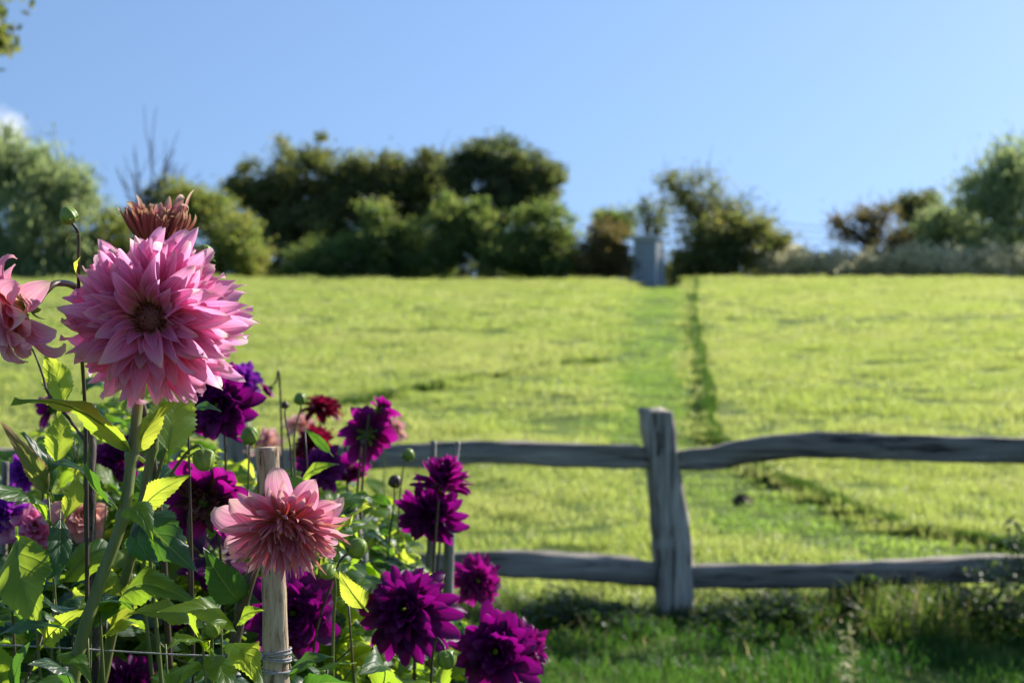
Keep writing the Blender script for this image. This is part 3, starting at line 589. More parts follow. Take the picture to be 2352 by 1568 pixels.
G = 'trees and bushes along the crest'
tree('willow_tree', 'feathery grey green willow at the far left edge of the crest', 'tree', 56, (60, 650), [(60, 480, 120, 150, 5), (150, 530, 90, 110, 3), (-40, 430, 110, 150, 3), (20, 370, 50, 60, 1), (195, 590, 50, 50, 1), (60, 600, 150, 50, 3), (110, 430, 80, 80, 2), (10, 340, 30, 40, 0.6), (170, 450, 30, 40, 0.6)], T_WILL, 310, 85, 0.10, 0.38, G, 0.14, 40, 1, 0.3, 0.8, 60, blade=2.6, down=0.25)
tree('bare_tree', 'thin leafless tree behind the willow and the pink dahlia', 'tree', 60, (345, 650), [(345, 470, 42, 60, 3), (300, 520, 35, 70, 2), (390, 520, 30, 50, 1)], T_DARK, 50, 70, 0.09, 0.22, G, 0.08, 26, 2, 0.3, 1.2, 0)
tree('bush', 'low dark green bush between the willow and the yellowing bush', 'bush', 57, (235, 650), [(240, 560, 55, 80, 2), (300, 590, 50, 60, 2)], T_YEL, 70, 110, 0.10, 0.25, G, 0.07, 20, 3, 0.4)
tree('bush', 'tall olive bush turning yellow beside the big pink dahlia', 'bush', 55, (520, 650), [(470, 500, 70, 80, 3), (540, 560, 75, 75, 4), (560, 600, 70, 45, 3), (430, 470, 45, 50, 1.5), (400, 590, 70, 50, 2)], T_YEL, 190, 130, 0.10, 0.26, G, 0.09, 30, 4, 0.45, 0.4, 20)
tree('tree', 'dark spreading tree with the tallest top left of centre', 'tree', 61, (700, 650), [(700, 400, 70, 85, 3), (620, 450, 80, 75, 3), (740, 500, 120, 90, 5), (560, 430, 45, 45, 1), (650, 550, 120, 70, 3), (790, 420, 55, 60, 2)], T_OLIVE, 330, 140, 0.11, 0.30, G, 0.16, 40, 5, 0.35, 0.7, 50)
tree('tree', 'dark olive tree between the tallest top and the black green one', 'tree', 61.5, (880, 650), [(870, 430, 75, 80, 3), (940, 430, 65, 70, 3), (900, 540, 130, 90, 5), (820, 400, 35, 50, 1), (1000, 440, 50, 70, 2.5), (980, 380, 25, 30, 0.5)], T_OLIVE, 300, 140, 0.11, 0.30, G, 0.16, 40, 6, 0.35, 0.8, 60)
tree('tree', 'black green round-topped tree standing highest above the crest', 'tree', 59, (1130, 650), [(1130, 360, 90, 52, 3), (1180, 400, 95, 55, 4), (1070, 400, 55, 45, 1.5), (1240, 410, 45, 35, 0.8), (1130, 460, 90, 60, 3), (1200, 460, 70, 50, 2)], T_DARK, 270, 140, 0.11, 0.24, G, 0.17, 50, 7, 0.35, 0.5, 40)
tree('bush', 'small yellow green bush in front of the darkest trees', 'bush', 54, (745, 650), [(750, 600, 60, 42, 2), (690, 600, 45, 40, 1.2), (790, 570, 35, 40, 1)], T_GREEN, 80, 110, 0.09, 0.22, G, 0.05, 16, 8, 0.4)
tree('bush', 'mid green bush with pointed top left of the brightest bush', 'bush', 54.5, (880, 650), [(880, 550, 70, 72, 3), (860, 600, 75, 45, 3), (940, 590, 50, 55, 2)], T_GREEN, 150, 120, 0.10, 0.23, G, 0.07, 22, 9, 0.45)
tree('bush', 'brightest green tall bush below the black green tree', 'bush', 54, (1060, 650), [(1040, 530, 70, 75, 3), (1090, 510, 55, 65, 2), (1120, 580, 60, 60, 2), (1010, 590, 60, 50, 2)], T_GREEN, 180, 120, 0.10, 0.23, G, 0.07, 22, 10, 0.45)
tree('bush', 'dark green broad bush next to the rusty bush', 'bush', 55, (1250, 650), [(1240, 530, 75, 75, 3), (1200, 580, 65, 60, 2.5), (1300, 580, 55, 60, 2), (1250, 600, 95, 42, 3)], T_GREEN, 190, 120, 0.10, 0.24, G, 0.08, 24, 11, 0.45)
tree('bush', 'rusty orange bush just left of the small shed', 'bush', 54, (1400, 650), [(1395, 565, 48, 58, 3), (1420, 600, 45, 42, 2), (1360, 600, 40, 40, 1.5)], T_RUST, 110, 120, 0.09, 0.20, G, 0.06, 18, 12, 0.45)
tree('tree', 'small dark tree peeping over the rusty bush', 'tree', 66, (1410, 650), [(1405, 500, 36, 22, 2), (1425, 520, 25, 28, 1)], T_GREEN, 40, 90, 0.11, 0.24, G, 0.08, 14, 13, 0.3)
tree('tree', 'small thin-crowned tree behind the shed roof', 'tree', 64, (1492, 640), [(1495, 505, 46, 34, 2), (1480, 480, 20, 20, 0.6), (1520, 470, 20, 26, 0.6)], T_DARK, 40, 30, 0.10, 0.30, G, 0.09, 30, 14, 0.3, 0.5, 40)
tree('tree', 'tall airy tree with open branches right of the shed', 'tree', 58, (1600, 650), [(1590, 465, 75, 60, 3), (1660, 490, 65, 60, 3), (1560, 430, 45, 35, 1), (1610, 560, 75, 70, 3), (1645, 425, 28, 30, 0.6), (1730, 520, 50, 40, 1), (1565, 635, 50, 30, 1.5), (1540, 420, 18, 20, 0.3), (1610, 410, 20, 18, 0.3)], T_OLIVE, 230, 34, 0.10, 0.36, G, 0.12, 110, 15, 0.1, 0.8, 200)
tree('bush', 'brown green rounded thicket right of the airy tree', 'bush', 56, (1720, 650), [(1700, 550, 75, 62, 4), (1760, 580, 50, 50, 2), (1660, 590, 60, 45, 2), (1600, 605, 50, 38, 2), (1640, 540, 50, 50, 2)], T_OLIVE, 250, 110, 0.10, 0.24, G, 0.08, 40, 16, 0.4, 0.4, 40)
tree('tree', 'small brown leafed thorn tree with dark trunk above the straw hedge', 'tree', 56, (2030, 650), [(2010, 500, 55, 45, 3), (1950, 540, 40, 35, 1.5), (2050, 560, 50, 40, 2), (1925, 510, 20, 20, 0.5)], T_RUST, 90, 42, 0.09, 0.30, G, 0.16, 60, 17, 0.25, 0.6, 70)
tree('tree', 'dark rounded tree top behind the thorn tree', 'tree', 64, (2120, 640), [(2110, 480, 46, 40, 3), (2130, 560, 75, 70, 5)], T_DARK, 180, 120, 0.11, 0.25, G, 0.1, 24, 18, 0.4)
tree('tree', 'grey green bushy tree inside the row at the right', 'tree', 60, (2190, 650), [(2170, 520, 60, 60, 3), (2230, 560, 70, 65, 4)], T_WILL, 180, 100, 0.10, 0.28, G, 0.1, 30, 19, 0.35, 0.5, 30)
tree('tree', 'tall loose willow at the right edge of the photo', 'tree', 58, (2300, 650), [(2300, 430, 60, 70, 3), (2340, 380, 60, 60, 2), (2240, 460, 45, 55, 1.5), (2330, 540, 80, 80, 4), (2420, 450, 90, 120, 4), (2260, 570, 60, 60, 2), (2310, 360, 40, 45, 1), (2250, 400, 30, 40, 0.6)], T_WILL, 270, 52, 0.10, 0.42, G, 0.15, 60, 20, 0.3, 0.9, 80, blade=2.4, down=0.2)
tree('hedge', 'low straw coloured hedge of dry growth along the right of the crest', 'hedge', 55, (2080, 650), [(x_, 614 + 5 * math.sin(x_), 60, 38, 1) for x_ in range(1790, 2460, 50)], T_STRAW, 620, 42, 0.11, 0.24, None, 0.05, 60, 21, 0.2, 0.3, 120)
tree('hedge', 'dark scrubby hedge at the back left of the straw hedge', 'hedge', 62, (1000, 650), [(x_, 628, 60, 36, 1) for x_ in range(-60, 1800, 60)] + [(x_, 640, 60, 26, 1) for x_ in range(1800, 2480, 60)] + [(1560, 652, 60, 22, 1), (1480, 652, 50, 22, 1)], T_DARK, 820, 80, 0.10, 0.20, None, 0.05, 60, 22, 0.2)
# bare twigs of the leafless tree
bt = bpy.data.objects['bare_tree']; T = Acc(); r = np.random.default_rng(5); b0 = np.array(at(345, 560, 60))
for q in range(15):
    a = -0.62 + 1.24 * r.random(); ln_ = (2.4 + 1.9 * r.random()) * (1 - 0.35 * abs(a)); st = b0 + np.array([r.normal() * 0.1, r.normal() * 0.1, -0.2 + 1.2 * r.random()])
    e = st + ln_ * np.array([math.sin(a), r.normal() * 0.3, math.cos(a)]); k1 = st + (e - st) * 0.35 + r.normal(size=3) * 0.10; k2 = st + (e - st) * 0.7 + r.normal(size=3) * 0.14
    bp_ = catmull([st, k1, k2, e], 4); T.add(*tube(bp_, np.linspace(0.06, 0.018, len(bp_)), 5))
    for g in range(7):
        o_ = bp_[3 + r.integers(len(bp_) - 4)]; v = (e - st) / ln_ + r.normal(size=3) * 0.5; v[2] = abs(v[2]); l_ = 0.3 + 0.6 * r.random()
        T.add(*tube(catmull([o_, o_ + v * l_ * 0.5 + r.normal(size=3) * 0.04, o_ + v * l_ + np.array([0, 0, 0.1])], 3), np.linspace(0.022, 0.011, 7), 4))
T.build('branch', BARK, bt, bt.location)
# tree whose outermost leaves hang into the top left corner
tree('tree', 'leafy tree whose outermost twigs hang into the top left corner', 'tree', 12, (-420, 1300), [(-350, 40, 280, 170, 8), (-100, 45, 56, 58, 2.0), (-500, -200, 300, 250, 6), (-34, 90, 18, 16, 0.1)], T_OLIVE, 240, 60, 0.06, 0.10, None, 0.13, 60, 23, 0.3, blade=1.8)

# ------------------------------------------------------------------ shed
sm = simple_mat('galvanised_wall', [(0.3, (0.25, 0.28, 0.32)), (0.7, (0.32, 0.355, 0.395))], (3, 3, 14), 0.5, 0.1, 0.01)
sr = simple_mat('pale_metal_roof', [(0.3, (0.50, 0.50, 0.50)), (0.7, (0.68, 0.67, 0.65))], (5, 5, 5), 0.35, 0.1, 0.01)
sd_ = 54.0; sp = at(1490, 650, sd_); sz0 = CAMZ - (672 - CY) / FPX * sd_
shed = thing('shed', (sp.x, sd_, sz0), 'small grey metal shed with a flat pale roof at the end of the mown path', 'shed')
shed.rotation_euler = (0, 0, R_(-22))
W_, D_, H_ = 0.88, 0.95, (672 - 549) / FPX * sd_
def corr(p0, p1, h0, h1, n=34, amp=0.012):
    p0, p1 = np.array(p0, float), np.array(p1, float); tt = np.linspace(0, 1, n); dr = p1 - p0; nr = np.array([dr[1], -dr[0]]) / np.linalg.norm(dr)
    xy = p0 + tt[:, None] * dr + nr * (amp * np.sin(tt * n * math.pi * 0.5 * 1.0))[:, None]
    V = np.concatenate([np.column_stack([xy, np.full(n, h0)]), np.column_stack([xy, np.full(n, h1)])]); i = np.arange(n - 1)
    return V, np.stack([i, i + 1, i + n + 1, i + n], -1)
A = Acc(); cs = [(-W_ / 2, -D_ / 2), (W_ / 2, -D_ / 2), (W_ / 2, D_ / 2), (-W_ / 2, D_ / 2)]
for k in range(4): A.add(*corr(cs[k], cs[(k + 1) % 4], 0, H_))
A.build('wall', sm, shed)
def box(x0, x1, y0, y1, z0, z1):
    V = [(x, y, z) for z in (z0, z1) for x, y in ((x0, y0), (x1, y0), (x1, y1), (x0, y1))]
    return V, [(0, 3, 2, 1), (4, 5, 6, 7), (0, 1, 5, 4), (1, 2, 6, 5), (2, 3, 7, 6), (3, 0, 4, 7)]
A = Acc()
for cx_, cy_ in cs: A.add(*box(cx_ - .03, cx_ + .03, cy_ - .03, cy_ + .03, 0, H_ + 0.001))
A.build('corner_trim', sr, shed, smooth=False)
n = 60; xs = np.linspace(-W_ / 2 - 0.2, W_ / 2 + 0.2, n); zt = 0.02 * np.sin(np.arange(n) * 1.4)
V = []
for yy, zz in ((-D_ / 2 - 0.14, H_ + 0.03), (D_ / 2 + 0.14, H_ + 0.11)):
    for dz in (0, 0.07): V.append(np.column_stack([xs, np.full(n, yy), zz + zt + dz]))
V = np.concatenate(V); i = np.arange(n - 1)
Fr = np.concatenate([np.stack([i + a, i + 1 + a, i + 1 + b, i + b], -1) for a, b in ((0, n), (n, 3 * n), (3 * n, 2 * n), (2 * n, 0))])
A = Acc(); A.add(V, Fr); A.build('roof', sr, shed)
A = Acc(); A.add(*box(-W_ / 2 - .12, W_ / 2 + .12, -D_ / 2 - .12, -D_ / 2 - .09, H_ - 0.05, H_ + 0.0)); A.build('fascia', sr, shed, smooth=False)

# ------------------------------------------------------------------ molehill
mp_ = at(1705, 1145, 9.35); mz = float(ground_z(mp_.x, 9.35)); nr_, na_ = 7, 22; V = []; r = np.random.default_rng(8)
for i in range(nr_):
    for j in range(na_):
        q = i / (nr_ - 1); a = j / na_ * 6.283; rr = 0.085 * q * (1 + 0.2 * r.random()); V.append((rr * math.cos(a), rr * math.sin(a), 0.07 * (1 - q * q) * (0.85 + 0.3 * r.random()) - 0.02 * q))
Fm = [(i * na_ + j, (i + 1) * na_ + j, (i + 1) * na_ + (j + 1) % na_, i * na_ + (j + 1) % na_) for i in range(nr_ - 1) for j in range(na_)]
o = link('molehill', make_mesh('molehill', V, Fm, SOIL), loc=(mp_.x, 9.35, mz)); tag(o, 'small brown molehill on the mown path behind the fence', 'molehill')

# ------------------------------------------------------------------ dahlia petals
def petals(base, ax, rad, th0, th1, tip, Ln, Wd, cup, twist, nv=11, nu=6, seed=0, sharp=2.4, basew=0.3, ruffle=0.02, roll=0.0):
    """one strip surface per petal. angles are measured from the flower axis ax towards rad"""
    n = len(Ln); r = np.random.default_rng(seed); ones = np.ones(n)
    base, ax, rad = (np.broadcast_to(np.asarray(q, float), (n, 3)) for q in (base, ax, rad))
    th0, th1, tip, Wd, cup, twist, roll = (np.broadcast_to(np.asarray(q, float), (n,)) for q in (th0, th1, tip, Wd, cup, twist, roll))
    tan = np.cross(ax, rad); t = np.linspace(0, 1, nv); u = np.linspace(-1, 1, nu)
    th = th0[:, None] + (th1 - th0)[:, None] * t[None] + tip[:, None] * np.clip((t[None] - 0.6) / 0.4, 0, 1) ** 1.7
    swy = (r.normal(size=n) * 0.22)[:, None] * t[None] ** 2
    D = (np.cos(th)[..., None] * ax[:, None] + np.sin(th)[..., None] * rad[:, None]); D = D * np.cos(swy)[..., None] + tan[:, None] * np.sin(swy)[..., None]
    st = D * (Ln[:, None, None] / (nv - 1)); P = np.concatenate([np.zeros((n, 1, 3)), np.cumsum((st[:, 1:] + st[:, :-1]) / 2, axis=1)], 1) + base[:, None]
    Nn = np.cos(th)[..., None] * rad[:, None] - np.sin(th)[..., None] * ax[:, None]      # points to the underside
    S = np.broadcast_to(tan[:, None], D.shape) - swy[..., None] * D
    tw = twist[:, None] * t[None] ** 1.5 + roll[:, None]
    S2 = S * np.cos(tw)[..., None] + Nn * np.sin(tw)[..., None]; N2 = Nn * np.cos(tw)[..., None] - S * np.sin(tw)[..., None]
    s = np.clip(t / 0.55, 0, 1); s = np.sin(s * math.pi / 2) ** 1.2; q_ = np.clip((t - 0.5) / 0.5, 0, 1); wp = (basew + (1 - basew) * s) * (1 - q_ ** sharp) ** 0.8 * (1 - 0.12 * q_); wp = np.maximum(wp, 0.03)
    w_ = Wd[:, None] * 0.5 * wp[None]
    cu = np.clip(np.abs(cup[:, None] * (1.15 - 0.5 * t[None])), 0.02, 3.0) * np.sign(cup)[:, None]          # total bend half angle of the cross section
    phi = cu[..., None] * u
    lat = w_[..., None] * np.sin(phi) / cu[..., None]; dep = -w_[..., None] * (1 - np.cos(phi)) / cu[..., None]
    ph = r.random(n)[:, None, None] * 6.28
    ruf = ruffle * Wd[:, None, None] * np.sin(t[None, :, None] * 9 + ph + np.sign(u) * 1.3) * np.abs(u)[None, None] ** 2 * 1.5
    keel = -0.05 * Wd[:, None, None] * np.exp(-(u / 0.25) ** 2)[None, None] * wp[None, :, None]
    V = P[:, :, None] + lat[..., None] * S2[:, :, None] + (dep + ruf + keel)[..., None] * N2[:, :, None]
    k = nv * nu; a = (np.arange(nv - 1)[:, None] * nu + np.arange(nu - 1)[None]).ravel(); f = np.stack([a, a + 1, a + nu + 1, a + nu], -1)
    F = (np.arange(n)[:, None, None] * k + f[None]).reshape(-1, 4)
    U = np.stack([np.broadcast_to((u + 1) / 2, (n, nv, nu)), np.broadcast_to(t[:, None], (n, nv, nu))], -1).reshape(-1, 2)
    return V.reshape(-1, 3), F, U, np.repeat(r.random(n), k)

def frame(ax):
    ax = np.array(ax, float); ax /= np.linalg.norm(ax); h = np.array([0, 0, 1.0]) if abs(ax[2]) < 0.9 else np.array([1.0, 0, 0])
    a = np.cross(ax, h); a /= np.linalg.norm(a); return ax, a, np.cross(ax, a)

def head(c, axis, R, n=100, tho=105, thi=30, lin=0.5, W=0.32, rb=0.18, hback=0.14, cup=0.9, tipo=25, tips=20, curve=18, seed=0, nv=11, nu=6, Ljit=0.08, thjit=6, twj=0.35, sharp=2.4, basew=0.3, wexp=0.0, ruffle=0.03, powr=1.0):
    """whorls of ray petals in a spiral from the outermost (f=0) to the innermost (f=1). sizes are fractions of R"""
    r = np.random.default_rng(seed); ax, e1, e2 = frame(axis); i = np.arange(n); f = (i + 0.5) / n; fp = f ** powr
    a = i * 2.39996 + r.normal(size=n) * 0.09; rad = np.cos(a)[:, None] * e1 + np.sin(a)[:, None] * e2
    L_ = R * (1 + (lin - 1) * fp) * (1 + Ljit * r.normal(size=n)); Lo = L_ - R * rb * 0.5
    th = R_(1) * (tho + (thi - tho) * fp + thjit * r.normal(size=n)); cv = R_(curve) * (0.6 + 0.8 * r.random(n))
    base = np.array(c)[None] + rad * (R * rb * (1 - 0.35 * fp))[:, None] + ax[None] * (-hback * R * (1 - fp))[:, None]
    tip = R_(1) * (tipo + tips * r.normal(size=n))
    Wd = R * W * (1 - wexp * fp) * (0.85 + 0.3 * r.random(n))
    return petals(base, ax, rad, th - cv, th + cv * 0.7, tip, Lo, Wd, cup * (0.7 + 0.6 * r.random(n)), r.normal(size=n) * twj, nv, nu, seed, sharp, basew, ruffle)

def ball(c, axis, rx, rz, nseg=20, nr=12, rib=0.0, ribn=8, seed=0, prof=None):
    ax, e1, e2 = frame(axis); V = []; U = []
    for i in range(nr + 1):
        ph = math.pi * i / nr; rr = math.sin(ph); zz = -math.cos(ph)
        if prof: rr, zz = prof(i / nr)
        for j in range(nseg):
            a = 2 * math.pi * j / nseg; q = rx * rr * (1 + rib * math.cos(a * ribn + 1.2 * zz)); V.append(np.array(c) + q * (math.cos(a) * e1 + math.sin(a) * e2) + rz * zz * ax); U.append((j / nseg, i / nr))
    F = [(i * nseg + j, i * nseg + (j + 1) % nseg, (i + 1) * nseg + (j + 1) % nseg, (i + 1) * nseg + j) for i in range(nr) for j in range(nseg)]
    return np.array(V), np.array(F), np.array(U)

def calyx(acc, c, axis, s, seed=0, m=0):
    """green bracts behind the head"""
    ax, e1, e2 = frame(axis); r = np.random.default_rng(seed + 99)
    for n_, tt, l_, w_ in ((8, 75, 0.95, 0.42), (6, 125, 0.85, 0.4)):
        a = np.arange(n_) / n_ * 6.283 + r.random() * 6; rad = np.cos(a)[:, None] * e1 + np.sin(a)[:, None] * e2
        acc.add(*petals(np.array(c) + rad * s * 0.12, ax, rad, R_(tt - 25) + 0 * a, R_(tt + 20) + 0 * a, R_(20) + 0 * a, s * l_ * (0.85 + 0.3 * r.random(n_)), s * w_, 0.6, 0.1, 7, 4, seed), m=m)
    V, F, U = ball(np.array(c) - ax * s * 0.12, ax, s * 0.36, s * 0.3, 12, 6); acc.add(V, F, U, m=m)

# ------------------------------------------------------------------ leaves
def leaf_geo(seed=0, wr=0.52, droop=0.12, fold=0.35, wave=0.03, curl=0.0, teeth=12, serr=0.12, petiole=0.14, skew=0.0):
    r = np.random.default_rng(seed); nv, nu = teeth * 3 + 4, 9; t = np.linspace(0, 1, nv); u = np.linspace(-1, 1, nu)
    w_ = wr * 0.5 * (np.sin(math.pi * t ** 0.72) ** 0.92 * (1 - 0.30 * t)) * 1.18 + 0.006
    saw = ((np.arange(nv) % 3) / 2.0); edge = 1 - serr * (1 - saw) * np.clip(t * 5, 0, 1) * np.clip((1 - t) * 6, 0.3, 1)
    ph = r.random(4) * 6.28; X = np.zeros((nv, nu)); Y = np.zeros((nv, nu)); Z = np.zeros((nv, nu))
    arc = np.array([droop * (4 * a * (1 - a)) for a in t]) - curl * t ** 3
    for j, uu in enumerate(u):
        e = edge if abs(uu) > 0.99 else (1 + (edge - 1) * 0.35 if abs(uu) > 0.7 else 1.0)
        X[:, j] = uu * w_ * e + skew * t * (1 - t); Y[:, j] = t + 0.10 * abs(uu) ** 1.3 * w_ / (wr * 0.5) * (1 - t)
        Z[:, j] = arc + fold * abs(uu) * w_ * (1 - 0.55 * abs(uu)) + wave * np.sin(t * 8 + ph[0] + (uu > 0) * 2.0) * abs(uu) ** 1.5 + 0.5 * wave * np.sin(t * 19 + ph[1] + uu) * abs(uu) ** 2
        Z[:, j] -= curl * abs(uu) ** 2 * w_ * 1.5
    tws = r.normal() * 0.35; ang = tws * t; Xn = X * np.cos(ang)[:, None] - (Z - arc[:, None]) * np.sin(ang)[:, None]; Z = arc[:, None] + X * np.sin(ang)[:, None] + (Z - arc[:, None]) * np.cos(ang)[:, None]; X = Xn
    V = np.stack([X, Y, Z], -1).reshape(-1, 3); a = (np.arange(nv - 1)[:, None] * nu + np.arange(nu - 1)[None]).ravel(); F = np.stack([a, a + 1, a + nu + 1, a + nu], -1)
    U = np.stack([np.broadcast_to((u + 1) / 2, (nv, nu)), np.broadcast_to(t[:, None], (nv, nu))], -1).reshape(-1, 2)
    # petiole and raised midrib on the underside
    pr = np.array([(0, -petiole, -0.02), (0, -petiole * 0.4, -0.004)] + [(skew * q * (1 - q), q, float(np.interp(q, t, arc)) - 0.008) for q in np.linspace(0.02, 0.85, 7)])
    V2, F2, U2 = tube(pr, np.array([0.016, 0.014] + list(np.linspace(0.012, 0.003, 7))), 6); U2 = np.full((len(V2), 2), 0.5)
    return np.concatenate([V, V2]), np.concatenate([F, F2 + len(V)]), np.concatenate([U, U2])
LV = {}
for key, mat in (('g', LEAF), ('y', LEAFY), ('d', LEAFD)):
    LV[key] = []
    for q in range(9):
        V, F, U = leaf_geo(seed=q * 7 + ord(key), wr=0.42 + 0.2 * rng.random(), droop=0.04 + 0.22 * rng.random(), fold=0.2 + 0.4 * rng.random(), wave=0.03 + 0.045 * rng.random(), curl=0.3 * rng.random() ** 2, teeth=11)
        LV[key].append(make_mesh('leaf', V, F, mat, U))

def leaf_matrix(base, tip, normal):
    base, tip = Vector(base), Vector(tip); y = tip - base; l = y.length; y.normalize(); n_ = Vector(normal); x = y.cross(n_)
    if x.length < 1e-3: x = y.cross(Vector((0.3, 0.2, 1)))
    x.normalize(); z = x.cross(y)
    M = Matrix(((x.x, y.x, z.x, 0), (x.y, y.y, z.y, 0), (x.z, y.z, z.z, 0), (0, 0, 0, 1))) 
    return Matrix.Translation(base) @ M @ Matrix.Scale(l, 4)

def put_leaf(root, base, tip, normal, key='g', me=None, label=None):
    o = bpy.data.objects.new('leaf', me or random.choice(LV[key])); COL.objects.link(o); o.parent = root
    o.matrix_local = Matrix.Translation(-Vector(root.location)) @ leaf_matrix(base, tip, normal)
    if label: o['label'] = label
    return o

HERO_LEAVES = []
def hero_leaf(root, bx_, by_, bd, tx, ty, td, normal, width, key='g', droop=0.12, fold=0.35, wave=0.035, curl=0.1, seed=0, label=None, teeth=13, serr=0.12):
    b, t = at(bx_, by_, bd), at(tx, ty, td); l = (t - b).length; wr = width / FPX * bd / l
    V, F, U = leaf_geo(seed, wr, droop, fold, wave, curl, teeth, serr)
    mat = {'g': LEAF, 'y': LEAFY, 'd': LEAFD, 'w': LEAFW}[key]
    return put_leaf(root, b, t, normal, me=make_mesh('leaf', V, F, mat, U), label=label)

# ------------------------------------------------------------------ the dahlias
BLOOMS = [(632, y_, 1.6, 42) for y_ in range(1040, 1600, 50)]      # (px, py, d, r_px) kept clear of filler leaves

def stem_obj(root, pts, r0, r1, mat=STEM, name='stem', nodes=()):
    pts = [Vector(p) for p in pts]
    if (pts[-1] - pts[-2]).length > 2.5 * (pts[-2] - pts[-3]).length:       # no overshoot where a short bend meets the long run down
        a_, b_ = pts[-2], pts[-1]; l_ = (pts[-2] - pts[-3]).length; q = min(0.3, 1.5 * l_ / (b_ - a_).length)
        pts = pts[:-1] + [a_.lerp(b_, q), a_.lerp(b_, min(0.6, q * 3)) + Vector((0.006, 0, 0)), b_]
    P = catmull(pts, 8); n = len(P); rad = np.linspace(r0, r1, n)
    for q in nodes:
        P_ = np.array(q); dd = np.linalg.norm(P - P_, axis=1); rad = rad * (1 + 0.45 * np.exp(-(dd / 0.006) ** 2))
    if pts[0].y > 1.75: rad = rad * 0.8
    A = Acc(); A.add(*tube(P, rad, 10, 0.02, 1)); return A.build(name, mat, root, root.location)

def ground_at(x, y): return float(ground_z(x, y)) + 0.02

def std_stem(root, c, axis, R, foot, mat=STEMP, r=0.0024, hook=0.05, side=0.0):
    ax = Vector(axis).normalized(); c = Vector(c); p0 = c - ax * 0.16 * R; hook = min(hook, R * 0.8); p1 = p0 - ax * hook
    p1.z -= hook * 0.35
    f = Vector((foot[0], foot[1], ground_at(*foot))); p2 = p1 + (f - p1) * 0.28 + Vector((side, 0, 0)); p3 = p1 + (f - p1) * 0.62 + Vector((side * 0.5, 0, 0))
    return stem_obj(root, [p0 - ax * 0.0, (p0 + p1) / 2 + Vector((0, 0, 0.006)), p1, p2, p3, f - Vector((0, 0, 0.03))], r * 0.75, r * 1.6, mat)

def stem_leaves(root, c, foot, n, size, seed, keys='ggyd', top=0.05):
    """leaves in pairs down the stem, on the stem itself and on short side branches"""
    r = random.Random(seed); c = Vector(c); f = Vector((foot[0], foot[1], ground_at(*foot)))
    a = r.random() * 6.28; made = 0; k = 0; zz = top
    while k < n:
        p = c.lerp(f, min(0.9, zz / max(0.2, c.z - f.z))); a += math.pi / 2 + r.uniform(-.4, .4)
        for sgn in (0, math.pi):
            k += 1; aa = a + sgn; br = r.random() < 0.45 and zz > 0.12
            reach = r.uniform(0.05, 0.15) if br else 0.0; o_ = Vector((math.cos(aa), math.sin(aa), r.uniform(0.2, 0.9))); q = p + o_ * reach
            if br and not blocked(p, q, 0.01):
                A = Acc(); A.add(*tube(catmull([p, p + o_ * reach * 0.5 - Vector((0, 0, 0.01)), q], 4), np.linspace(0.002, 0.0012, 9), 6)); A.build('side_branch', STEM if 'y' in keys else STEMP, root, root.location)
            for j in range(3 if br else 1):
                ab = aa + (j - 1) * 0.9 * (1 if br else 0) + r.uniform(-.3, .3); l = size * r.uniform(0.6, 1.3) * (0.8 if br else 1.0) * min(1, 0.6 + zz * 2.0)
                el = r.uniform(-0.45, 0.6); dv = Vector((math.cos(ab) * math.cos(el), math.sin(ab) * math.cos(el), math.sin(el)))
                b = q + dv * 0.17 * l; t = q + dv * 1.15 * l
                if blocked(b, t, l * 0.26): continue
                put_leaf(root, b, t, Vector((r.uniform(-.6, .6), r.uniform(-.8, .4), 1)), r.choice(keys)); made += 1
                if made > 60: return made
        zz += r.uniform(0.035, 0.065)
    return made

def proj(p): return (CX + p[0] / p[1] * FPX, CY - (p[2] - CAMZ) / p[1] * FPX)
def blocked(b, t, w_):
    for q in (0.0, 0.33, 0.66, 1.0):
        p = Vector(b).lerp(Vector(t), q); u, v = proj(p); wpx = w_ / p[1] * FPX
        if p[1] < 1.62 and u < 640 and abs(v - 1492) < 16 + wpx * 0.7: return True      # keep the twine in view
        for bx_, by_, d, rp in BLOOMS:
            if p[1] < d + 0.02 and math.hypot(u - bx_, v - by_) < rp + wpx * 0.75: return True
        # keep the open meadow to the right and above the bed clear
        if v < sil(u): return True
    return False
def sil(u):
    return np.interp(u, [-900, -100, 0, 100, 160, 420, 440, 600, 700, 860, 900, 1000, 1060, 1180, 1240, 1300], [930, 960, 1010, 960, 870, 870, 985, 1000, 985, 1030, 1085, 1290, 1400, 1500, 1560, 1700])

